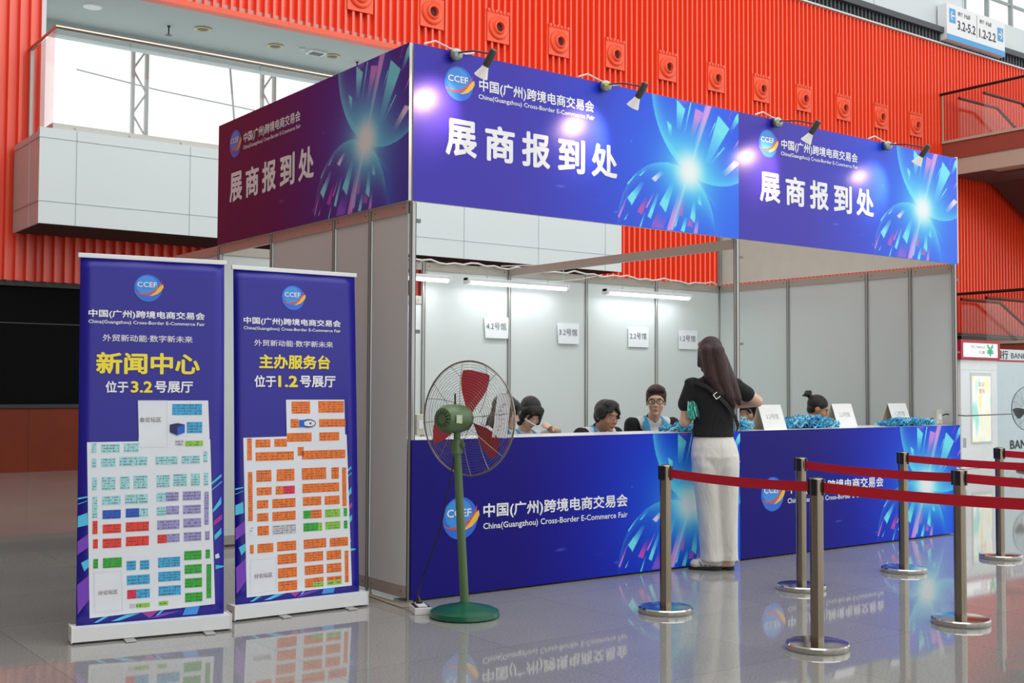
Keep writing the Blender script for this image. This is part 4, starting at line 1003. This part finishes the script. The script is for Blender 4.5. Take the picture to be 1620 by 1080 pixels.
def prim_mesh(prims):
    vs, fs = [], []
    def put(v, f): o = len(vs); vs.extend(v); fs.extend([tuple(i+o for i in q) for q in f])
    for p in prims:
        if p[0] == 'E':
            c, r = Vector(p[1]), Vector(p[2]); R3 = p[3] if len(p) > 3 else Matrix.Identity(3); n, k = 20, 12; v = []; f = []
            for j in range(k+1):
                ph = PI*j/k
                for i in range(n): th = 2*PI*i/n; v.append(c + R3 @ Vector((r.x*math.sin(ph)*math.cos(th), r.y*math.sin(ph)*math.sin(th), r.z*math.cos(ph))))
            for j in range(k):
                for i in range(n): f.append((j*n+i, (j+1)*n+i, (j+1)*n+(i+1) % n, j*n+(i+1) % n))
            put(v, f)
        elif p[0] == 'C':
            a, ra, b, rb = Vector(p[1]), p[2], Vector(p[3]), p[4]; d = (b-a); L = d.length; q = Vector((0,0,1)).rotation_difference(d.normalized()); n = 18; v = []; f = []
            pr = [(ra*math.sin(t*PI/12), -ra*math.cos(t*PI/12)) for t in range(0, 7)]+[(rb*math.cos(t*PI/12), L+rb*math.sin(t*PI/12)) for t in range(0, 7)]
            for r, z in pr:
                for i in range(n): th = 2*PI*i/n; v.append(a + q @ Vector((r*math.cos(th), r*math.sin(th), z)))
            for j in range(len(pr)-1):
                for i in range(n): f.append((j*n+i, j*n+(i+1) % n, (j+1)*n+(i+1) % n, (j+1)*n+i))
            put(v, f)
        elif p[0] == 'L':
            n = 28; v = []; f = []; rg = p[1]
            for x, y, z, rx, ry in rg:
                for i in range(n): th = 2*PI*i/n; v.append(Vector((x+rx*math.cos(th), y+ry*math.sin(th), z)))
            for j in range(len(rg)-1):
                for i in range(n): f.append((j*n+i, j*n+(i+1) % n, (j+1)*n+(i+1) % n, (j+1)*n+i))
            f.append(tuple(range(n-1, -1, -1))); f.append(tuple((len(rg)-1)*n+i for i in range(n))); put(v, f)
    return vs, fs
def blob(name, prims, material, parent, voxel=.008, smooth=6, M=None):
    vs, fs = prim_mesh(prims)
    if M: vs = [M @ v for v in vs]
    me = bpy.data.meshes.new('tmp'); me.from_pydata([tuple(v) for v in vs], [], fs)
    bm = bmesh.new(); bm.from_mesh(me); bmesh.ops.recalc_face_normals(bm, faces=bm.faces); bm.to_mesh(me); bm.free()
    o = bpy.data.objects.new('tmp', me); COL.objects.link(o)
    r = o.modifiers.new('r', 'REMESH'); r.mode = 'VOXEL'; r.voxel_size = voxel
    s = o.modifiers.new('s', 'SMOOTH'); s.factor = .5; s.iterations = smooth
    dg = bpy.context.evaluated_depsgraph_get(); nm = bpy.data.meshes.new_from_object(o.evaluated_get(dg))
    bpy.data.objects.remove(o); bpy.data.meshes.remove(me); nm.name = name; nm.materials.clear(); nm.materials.append(material)
    nm.polygons.foreach_set('use_smooth', [True]*len(nm.polygons)); nm.update()
    ob = bpy.data.objects.new(name, nm); COL.objects.link(ob); ob.parent = parent; return ob
def TP(prims, H):
    """transform primitives by the matrix H"""
    R3 = H.to_3x3(); out = []
    for p in prims:
        if p[0] == 'E': out.append(('E', H @ Vector(p[1]), p[2], R3 @ (p[3] if len(p) > 3 else Matrix.Identity(3))))
        elif p[0] == 'C': out.append(('C', H @ Vector(p[1]), p[2], H @ Vector(p[3]), p[4]))
    return out
HEAD = [('E',(0,.014,.034),(.074,.094,.092)), ('E',(0,-.028,-.026),(.061,.062,.082)), ('E',(0,-.036,-.074),(.040,.044,.034)), ('E',(.034,-.058,-.026),(.026,.026,.030)), ('E',(-.034,-.058,-.026),(.026,.026,.030)),
        ('C',(0,-.086,.010),.008,(0,-.104,-.026),.011), ('E',(.010,-.096,-.030),(.009,.009,.007)), ('E',(-.010,-.096,-.030),(.009,.009,.007)), ('E',(0,-.070,.034),(.050,.020,.014)), ('E',(0,-.082,-.058),(.022,.012,.012)),
        ('E',(0,-.072,-.096),(.020,.018,.015)), ('E',(.076,.014,-.006),(.009,.017,.028)), ('E',(-.076,.014,-.006),(.009,.017,.028))]
def face(parent, H, glasses=None, closed=False):
    for s in (-1, 1):
        e = MB(); e.lathe([(.0008,-.0058),(.007,-.004),(.0105,0),(.0105,.001),(.007,.0045),(.0008,.006)], (0,0,0), 16, cap=True)
        e.v = [tuple(H @ Vector((s*.030+v[0]*1.25, -.0835+v[2]*.9, .008+v[1]*(.28 if closed else .58)))) for v in e.v]; e.build('eye', EYEW, parent)
        i = MB(); i.lathe([(.0062,0),(.004,.002),(.001,.0025)], (0,0,0), 14)
        i.v = [tuple(H @ Vector((s*.030+v[0], -.0875-v[2], .008+v[1]*(.45 if closed else .85)))) for v in i.v]; i.build('iris', EYED, parent)
        MB().tube([H @ Vector((s*x, -.083+.25*(x-.02)**1.0*.4, z)) for x, z in ((.013,.026),(.026,.031),(.040,.029),(.048,.024))], [.0022,.0034,.003,.0015], 6).build('eyebrow', HB, parent)
    m = MB(); m.tube([H @ Vector((x, -.0935+abs(x)*.28, z)) for x, z in ((-.017,-.0605),(-.007,-.0585),(0,-.059),(.007,-.0585),(.017,-.0605))], [.0008,.0030,.0034,.0030,.0008], 8)
    m.tube([H @ Vector((x, -.0925+abs(x)*.28, z)) for x, z in ((-.014,-.0615),(0,-.0635),(.014,-.0615))], [.001,.0036,.001], 8); m.build('lips', LIP, parent)
    if glasses:
        g = MB()
        for s in (-1, 1):
            P = [H @ Vector((s*.033+.024*math.copysign(abs(math.cos(t))**.7, math.cos(t)), -.102, .004+.017*math.copysign(abs(math.sin(t))**.7, math.sin(t)))) for t in [2*PI*k/24 for k in range(24)]]
            g.tube(P, glasses, 6, closed=True); g.tube([H @ Vector(v) for v in ((s*.057,-.101,.010),(s*.074,-.06,.008),(s*.082,.01,.004))], glasses*.8, 6)
        g.tube([H @ Vector(v) for v in ((-.009,-.102,.008),(0,-.104,.011),(.009,-.102,.008))], glasses, 6); g.build('glasses', GLS, parent)
def hand(w, d, pn, side, curl=.6, s=1.0):
    """palm + four fingers + thumb as primitives. w wrist point, d direction of the hand, pn palm normal, side +1/-1 thumb side"""
    w = Vector(w); d = Vector(d).normalized(); pn = (Vector(pn)-d*Vector(pn).dot(d)).normalized(); x = d.cross(pn)*side; out = []
    out.append(('C', w, .022*s, w+d*.035*s, .024*s)); out.append(('C', w+d*.03*s+x*.018*s, .016*s, w+d*.075*s+x*.026*s, .013*s)); out.append(('C', w+d*.03*s-x*.018*s, .016*s, w+d*.07*s-x*.026*s, .012*s)); out.append(('C', w+d*.03*s, .017*s, w+d*.08*s, .013*s))
    for k, (o, l) in enumerate(((.030,.068),(.011,.076),(-.009,.070),(-.028,.055))):
        p = w+d*(.082-.004*abs(k-1))*s+x*o*s; a = curl*(.8+.12*k)
        for seg in range(3):
            dd = d*math.cos(a)+pn*math.sin(a); q = p+dd*l*s*(.45,.32,.26)[seg]; r0 = (.0092,.0084,.0076)[seg]*s; out.append(('C', p, r0, q, r0*.93)); p = q; a += curl*.75
    p = w+d*.022*s+x*.022*s
    for l, r_, a in ((.038,.012,.9),(.030,.0095,.55),(.022,.008,.35)):
        dd = (d*math.cos(a)+x*math.sin(a)*.9+pn*.35).normalized(); q = p+dd*l*s; out.append(('C', p, r_*s, q, r_*.9*s)); p = q
    return out
def seated(loc, rz, label, hz, hyaw, hpitch, roll=0, skin=SK1, hair=(), hm=HB, glasses=None, lean=.10, up=0, rarm=None, larm=None, sleeve='black', trim=True, hx=0, closed=False):
    """person on a stool: local -y is forward; hz is the height of the middle of the head"""
    r = empty('person', loc, rz, label, 'person'); d = hz-1.19
    Z = lambda z: z+d*(1 if z > .6 else max(0, (z-.45)/.15))
    H = Matrix.Translation((hx, -lean-.06, hz)) @ Matrix.Rotation(hyaw, 4, 'Z') @ Matrix.Rotation(hpitch, 4, 'X') @ Matrix.Rotation(roll, 4, 'Y')
    sh = Vector((0, -lean*.75, Z(.992)+up))
    def arm(s, tgt):
        a = sh+Vector((s*.185, 0, 0)); e, w_, dd, pn = tgt; e = Vector(e); w_ = Vector(w_)
        return [('C', a, .05, e, .040), ('C', e, .039, w_, .026)]+hand(w_, dd, pn, s, .55)
    la = larm or ((-.235, -.10, Z(.68)), (-.13, -.30, Z(.66)), (.3, -1, 0), (0, 0, -1)); ra = rarm or ((.235, -.10, Z(.68)), (.13, -.30, Z(.66)), (-.3, -1, 0), (0, 0, -1))
    body = [('E',(0,.02,.50),(.165,.125,.11)), ('C',(0,.02,.56),.125,(0,-lean*.4,Z(.80)),.135), ('E',(0,-lean*.6,Z(.87)+up),(.165,.105,.13)), ('C',sh+Vector((-.145,0,0)),.052,sh+Vector((.145,0,0)),.052), ('C',sh+Vector((0,0,.02)),.055,H @ Vector((0,.02,-.06)),.048)]
    for s in (-1, 1): body += [('C',(s*.09,0,.49),.085,(s*.10,-.34,.47),.062), ('C',(s*.10,-.33,.46),.056,(s*.10,-.28,.10),.040), ('C',(s*.10,-.27,.045),.040,(s*.105,-.40,.032),.030)]
    body += arm(-1, la)+arm(1, ra)+TP(HEAD, H); blob('body', body, skin, r, .0065, 4)
    shirt = [('C',(0,.02,.58),.135,(0,-lean*.4,Z(.80)),.147), ('E',(0,-lean*.6,Z(.86)+up),(.178,.118,.14)), ('C',sh+Vector((-.15,0,-.005)),.062,sh+Vector((.15,0,-.005)),.062), ('C',sh+Vector((0,0,.01)),.066,sh+Vector((0,-.005,.045)),.058)]
    for s, t_ in ((-1, la), (1, ra)):
        a = sh+Vector((s*.185,0,0)); shirt.append(('C', a, .061, a.lerp(Vector(t_[0]), .72), .056))
    blob('shirt', shirt, TEE if sleeve == 'black' else VEST, r, .01, 5)
    if trim:
        blob('vest', [('C',(0,.02,.60),.142,(0,-lean*.4,Z(.80)),.154), ('E',(0,-lean*.6,Z(.86)+up),(.172,.125,.135)), ('C',sh+Vector((-.115,0,.0)),.066,sh+Vector((.115,0,.0)),.066)], VEST, r, .01, 6)
        for s in (-1, 1):
            P = [sh+Vector(v) for v in ((s*.05,.065,.045),(s*.085,.01,.072),(s*.09,-.055,.045),(s*.085,-.088,-.02),(s*.075,-.108,-.09),(s*.07,-.118,-.2))]
            mb = MB(); mb.ribbon(P, [Vector((.026,0,-.012*s)) for _ in P], .004); o = mb.build('vest_trim', BLUE, r); o.modifiers.new('s', 'SUBSURF').levels = 1
    blob('trousers', [('E',(0,.02,.50),(.178,.138,.12))]+[q for s in (-1, 1) for q in (('C',(s*.09,0,.49),.094,(s*.10,-.34,.47),.074), ('C',(s*.10,-.34,.46),.068,(s*.10,-.28,.10),.056))], PINK, r, .012, 4)
    for s in (-1, 1): blob('shoe', [('C',(s*.10,-.26,.045),.044,(s*.105,-.39,.038),.036), ('E',(s*.105,-.40,.03),(.04,.055,.028))], BLACKP, r, .008, 2)
    blob('hair', TP(list(hair), H), hm, r, .005, 3); face(r, H, glasses, closed)
    return r
CAP = [('E',(0,.024,.046),(.084,.098,.090)), ('E',(0,.055,.0),(.074,.058,.075))]
BOWL = CAP+[('E',(0,-.02,.095),(.074,.068,.045)), ('E',(.070,.0,.03),(.026,.062,.058)), ('E',(-.070,.0,.03),(.026,.062,.058)), ('C',(-.02,-.07,.100),.018,(-.062,-.070,.050),.014), ('C',(-.01,-.072,.098),.018,(-.04,-.086,.055),.012), ('C',(.0,-.072,.100),.018,(.032,-.086,.060),.012), ('C',(.02,-.065,.095),.020,(.064,-.068,.040),.014), ('C',(.05,-.04,.07),.022,(.080,-.05,.005),.013), ('C',(-.06,-.03,.07),.02,(-.080,-.04,.01),.013)]
SHORT = [('E',(0,.022,.060),(.086,.098,.090)), ('E',(.015,-.03,.104),(.062,.052,.034)), ('E',(0,.052,.005),(.070,.052,.06)), ('E',(0,-.035,.098),(.060,.052,.034)), ('C',(-.05,-.05,.09),.022,(.05,-.055,.096),.024), ('C',(-.065,.0,.05),.018,(-.074,-.012,.01),.010), ('C',(.065,.0,.05),.018,(.074,-.012,.01),.010)]
BOB = CAP+[('E',(0,-.03,.072),(.076,.062,.045)), ('C',(-.07,-.02,.05),.030,(-.080,-.03,-.07),.024), ('C',(.07,-.02,.05),.030,(.080,-.03,-.07),.024), ('C',(-.05,.05,.0),.04,(-.05,.06,-.09),.035), ('C',(.05,.05,.0),.04,(.05,.06,-.09),.035), ('C',(0,.07,.0),.04,(0,.075,-.09),.035), ('C',(-.03,-.08,.07),.018,(-.055,-.082,.02),.010), ('C',(.03,-.08,.07),.018,(.055,-.082,.02),.010)]
BUN = [('E',(0,.022,.044),(.080,.098,.088)), ('E',(0,.05,-.01),(.066,.05,.06)), ('C',(0,.10,.075),.022,(0,.135,.095),.028), ('E',(.012,.150,.10),(.026,.024,.026)), ('E',(-.012,.152,.085),(.028,.024,.024)), ('C',(0,.15,.08),.016,(.004,.175,.062),.008), ('E',(0,.13,.118),(.02,.02,.018))]
LONG = BOB+[('C',(-.06,.05,-.08),.04,(-.07,.05,-.19),.035), ('C',(.06,.05,-.08),.04,(.07,.05,-.19),.035), ('C',(0,.075,-.08),.045,(0,.075,-.20),.04)]
D_ = math.radians
seated((1.22, .88, 0), D_(25), 'person with long dark hair in a white and light blue vest, behind the fan guard', 1.145, D_(25), D_(18), 0, SK1, LONG, HB, .0010, .10, .04, sleeve='white')
p2 = seated((1.83, 1.32, 0), D_(-5), 'person with a dark bob bending low and holding a white pen', 1.125, D_(-5), D_(42), 0, SK1, BOB, HB, None, .14, rarm=((.16, -.34, .985), (-.01, -.50, 1.015), (-.5, -.5, .35), (-.4, .2, -.8)), sleeve='white')
seated((2.24, .90, 0), 0, 'person with black bowl cut and thin glasses, looking down behind the nearer counter', 1.105, D_(2), D_(10), D_(4), SK2, BOWL, HB, .0010, .15, .055, closed=True)
seated((2.90, .90, 0), D_(-20), 'person with short dark hair and thick black glasses looking towards the fan', 1.215, D_(-26), D_(0), 0, SK1, SHORT, HBR, .0032, .08, .015)
seated((4.06, .98, 0), D_(-20), 'person with dark hair half hidden behind the card marked 3.2', 1.150, D_(-50), D_(35), 0, SK1, BOB, HB, None, .14)
seated((4.84, .92, 0), D_(20), 'person with a black hair bun facing the tent card marked 2.2', 1.140, D_(26), D_(24), 0, SK2, BUN, HB, None, .12, .03, trim=True, sleeve='black')
pen = MB().cyl(Vector((1.515, .80, 1.095)), Vector((1.60, .755, 1.035)), .0042, n=10).build('pen', WHITE); tag(pen, 'white pen in the hand of the person bending low', 'pen')

# the woman at the counter: local x runs to the right as she is seen from behind, local y is her forward direction
W = empty('person', (2.50, -.215, 0), -.6446, 'person seen from behind in black T-shirt and wide white trousers at the counter', 'person')
H = Matrix.Translation((-.035, .02, 1.585)) @ Matrix.Rotation(D_(203), 4, 'Z') @ Matrix.Rotation(D_(8), 4, 'X')
body = [('L', [(-.01,.0,.86,.150,.115),(-.01,.0,.98,.125,.095),(-.01,.0,1.08,.120,.09),(-.01,.0,1.22,.14,.10),(-.01,.0,1.33,.165,.095),(-.01,.0,1.38,.12,.075),(-.02,.0,1.42,.06,.055)]), ('C',(-.02,0,1.38),.055,(-.03,.02,1.50),.05),
        ('C',(-.17,0,1.35),.052,(-.215,.03,1.085),.042), ('C',(-.215,.03,1.085),.041,(-.10,.235,1.17),.026), ('C',(.15,0,1.35),.052,(.325,.045,1.235),.041), ('C',(.325,.045,1.235),.040,(.135,.20,1.20),.026)]
body += hand((-.10,.235,1.17), (.7,.6,.2), (.3,-.5,-.8), -1, .8)+hand((.135,.20,1.20), (-1,.35,-.05), (0,-.3,-1), 1, .6)
for s, xh, xk, xa in ((-1, -.08, -.045, -.02), (1, .08, .085, .105)): body += [('C',(xh,0,.85),.085,(xk,.01,.48),.055), ('C',(xk,.01,.48),.052,(xa,.02,.09),.036), ('C',(xa,.02,.05),.036,(xa-.11,.05,.035),.03)]
blob('body', body+TP(HEAD, H), SK1, W, .0065, 4); face(W, H)
blob('shirt', [('L', [(-.015,.0,.975,.155,.118),(-.012,.0,1.06,.146,.108),(-.01,.0,1.16,.152,.112),(-.005,.0,1.26,.168,.115),(-.005,.0,1.33,.182,.105),(-.01,.0,1.385,.14,.085),(-.015,.0,1.415,.08,.07),(-.02,.0,1.43,.06,.058)]),
      ('C',(-.158,0,1.345),.068,(-.205,.018,1.215),.066), ('C',(.138,0,1.345),.068,(.240,.022,1.290),.060), ('E',(-.17,0,1.375),(.055,.055,.035)), ('E',(.15,0,1.375),(.055,.055,.035))], TEE, W, .008, 5)
blob('trousers', [('L', [(-.012,.0,1.0,.135,.10),(-.01,.0,.96,.150,.112),(-.005,-.005,.90,.168,.125),(.0,-.010,.83,.178,.132),(.0,-.004,.76,.168,.116),(.0,.0,.68,.15,.095)]),
      ('L', [(-.078,.0,.84,.095,.12),(-.070,-.004,.76,.100,.124),(-.066,.0,.66,.100,.116),(-.045,.01,.50,.094,.105),(-.030,.015,.28,.088,.10),(-.022,.02,.14,.086,.098),(-.018,.02,.065,.088,.102)]),
      ('L', [(.080,.0,.84,.095,.12),(.082,-.004,.76,.096,.124),(.082,.0,.66,.092,.114),(.086,.0,.50,.084,.10),(.094,.01,.28,.074,.092),(.102,.02,.14,.068,.086),(.106,.02,.07,.066,.088)])], TRO, W, .008, 4)
# long hair
hp = TP([('E',(0,.022,.042),(.082,.098,.088)), ('E',(0,-.03,.076),(.066,.058,.036)), ('C',(-.07,.0,.03),.026,(-.078,-.02,-.08),.020), ('C',(.07,.0,.03),.026,(.078,-.02,-.08),.020)], H)
hp += [('C',(-.055,-.055,1.60),.062,(-.035,-.085,1.42),.058), ('C',(.0,-.07,1.60),.062,(.045,-.10,1.38),.060), ('C',(.03,-.05,1.55),.055,(.10,-.085,1.36),.055), ('C',(-.035,-.085,1.42),.058,(.02,-.115,1.30),.040), ('C',(.045,-.10,1.38),.060,(.085,-.120,1.27),.042), ('C',(.10,-.085,1.36),.055,(.145,-.095,1.26),.036), ('C',(.085,-.12,1.27),.04,(.115,-.115,1.215),.020), ('C',(.145,-.095,1.26),.034,(.165,-.085,1.22),.016), ('C',(-.09,-.02,1.60),.035,(-.085,-.03,1.47),.022)]
blob('hair', hp, HBR, W, .006, 4)
mb = MB(); mb.ribbon([(-.155,-.07,1.375),(-.08,-.125,1.345),(-.01,-.135,1.29),(.07,-.130,1.21),(.13,-.105,1.12),(.16,-.06,1.06),(.17,.02,1.02)], (.008,0,.012), .002); mb.build('bag_strap', BLACKP, W)
mb = MB()
Bk = Matrix.Translation((-.003, -.142, 1.285)) @ Matrix.Rotation(D_(-38), 4, 'Y')
Bk = Bk @ Matrix.Scale(1.35, 4)
for x0, z0, x1, z1 in ((-.022,-.016,.022,-.012),(-.022,.012,.022,.016),(-.022,-.016,-.018,.016),(.018,-.016,.022,.016)): mb.box(x0, -.002, z0, x1, .002, z1, 0, Bk)
mb.build('buckle', mat('silver_buckle', (215, 215, 212), rough=.2, metal=1), W)
SH = mat('shoe_white', (214, 210, 200), rough=.7, noise=.12, nscale=40); SOLE = mat('shoe_sole', (34, 34, 34), rough=.6)
for heel, toe in (((.055, .0), (-.185, .045)), ((.140, .0), (-.03, .13))):
    h = Vector((*heel, 0)); t_ = Vector((*toe, 0)); d = (t_-h).normalized(); L = (t_-h).length
    s = blob('shoe', [('C', h+d*.035+Vector((0,0,.055)), .036, h+d*.10+Vector((0,0,.066)), .042), ('C', h+d*.10+Vector((0,0,.056)), .042, h+d*(L-.045)+Vector((0,0,.040)), .034), ('E', t_-d*.05+Vector((0,0,.042)), (.044,.044,.034))], SH, W, .006, 3)
    m1 = MB(); N = 28; out = []
    for i in range(N):
        a = 2*PI*i/N; u = L/2+.004+(L/2)*math.cos(a); v = (.040-.006*math.cos(a+.4))*math.copysign(abs(math.sin(a))**.75, math.sin(a)); out.append(h+d*u+Vector((-d.y, d.x, 0))*v)
    vs = [p+Vector((0,0,z)) for z in (.002, .024) for p in out]; m1.add(vs, [(i, (i+1) % N, N+(i+1) % N, N+i) for i in range(N)]+[tuple(range(N-1,-1,-1)), tuple(range(N, 2*N))]); m1.build('sole', SOLE, s)
    m2 = MB(); sd = Vector((-d.y, d.x, 0)); sd = -sd if sd.y > 0 else sd
    for k in range(3): a = h+d*(.09+.03*k)+sd*.037; m2.ribbon([a+Vector((0,0,.03)), a+d*.02+sd*-.004+Vector((0,0,.06))], d*.004, .002)
    m2.build('side_stripe', SOLE, s)
# lanyards
LY = [mat('lanyard_blue', (64, 176, 216), rough=.4), mat('lanyard_deep_blue', (34, 128, 184), rough=.4), mat('lanyard_pale', (130, 210, 232), rough=.4)]
LT = [mat('lanyard_teal', (40, 176, 160), rough=.4), mat('lanyard_dark_teal', (16, 96, 92), rough=.4), mat('lanyard_mint', (120, 220, 200), rough=.4)]
def heap(x, y, w_, d_, h_, n, label, ms=LY, z=1.0, seed=1):
    rn = random.Random(seed); mb = MB()
    for k in range(n):
        cx = x+max(-.42, min(.42, rn.gauss(0, .26)))*w_; cy = y+rn.uniform(-.5, .5)*d_; f = max(0, 1-(abs(cx-x)/(w_*.62))**2); zz = z+.012+rn.random()*h_*f; a = rn.uniform(0, PI); rx = rn.uniform(.04, .085); ry = rn.uniform(.012, .04)
        ph = rn.uniform(0, 6); P = []
        for i in range(17):
            t = 2*PI*i/16; u = rx*math.cos(t); v = ry*math.sin(t)+.012*math.sin(2*t+ph)
            P.append((cx+u*math.cos(a)-v*math.sin(a), max(y-d_*.5, min(y+d_*.5, cy+(u*math.sin(a)+v*math.cos(a))*.6)), max(z+.010, zz+.014*math.sin(3*t+ph)-.25*h_*(abs(u)/.13)**2)))
        W_ = [Vector((.002*math.sin(i), .003, .0075)) if rn.random() < .5 else Vector((.004, .006, .003)) for i in range(17)]
        mb.ribbon(P, W_, .0006, rn.randrange(3))
    o = mb.build('lanyard_heap', ms); tag(o, label, 'lanyards', kind='stuff'); return o
heap(2.62, .15, .42, .20, .055, 100, 'heap of light blue lanyards on the counter in front of the short haired person', seed=2)
heap(4.08, .24, .70, .26, .085, 200, 'heap of light blue lanyards on the counter between the cards marked 3.2 and 2.2', seed=3)
heap(5.36, .13, .72, .18, .055, 150, 'heap of light blue lanyards on the counter in front of the card marked 1.2', seed=4)
heap(3.16, .16, .16, .18, .09, 40, 'small heap of blue lanyards on the counter beside the corner of the black T-shirt', seed=6)
rn = random.Random(9); mb = MB()
for k in range(34):
    a0 = rn.uniform(-.02, .02); x = -.175+rn.gauss(0, .018); y = -.045+rn.gauss(0, .012); l = rn.uniform(.05, .12)
    P = [Vector((x, y, 1.225+rn.uniform(-.02, .02))), Vector((x+a0, y-.02, 1.225-l*.5)), Vector((x+a0*1.5+.01, y-.01, 1.225-l)), Vector((x+a0+.03, y+.01, 1.225-l*.6)), Vector((x+.03, y+.01, 1.22))]
    mb.ribbon(P, (.006, .003, .003), .0007, rn.randrange(3))
o = mb.build('lanyard_bundle', LT, loc=(2.50, -.215, 0), rotz=-.6446); tag(o, 'bundle of teal lanyards held by the person in the black T-shirt', 'lanyards', kind='stuff')
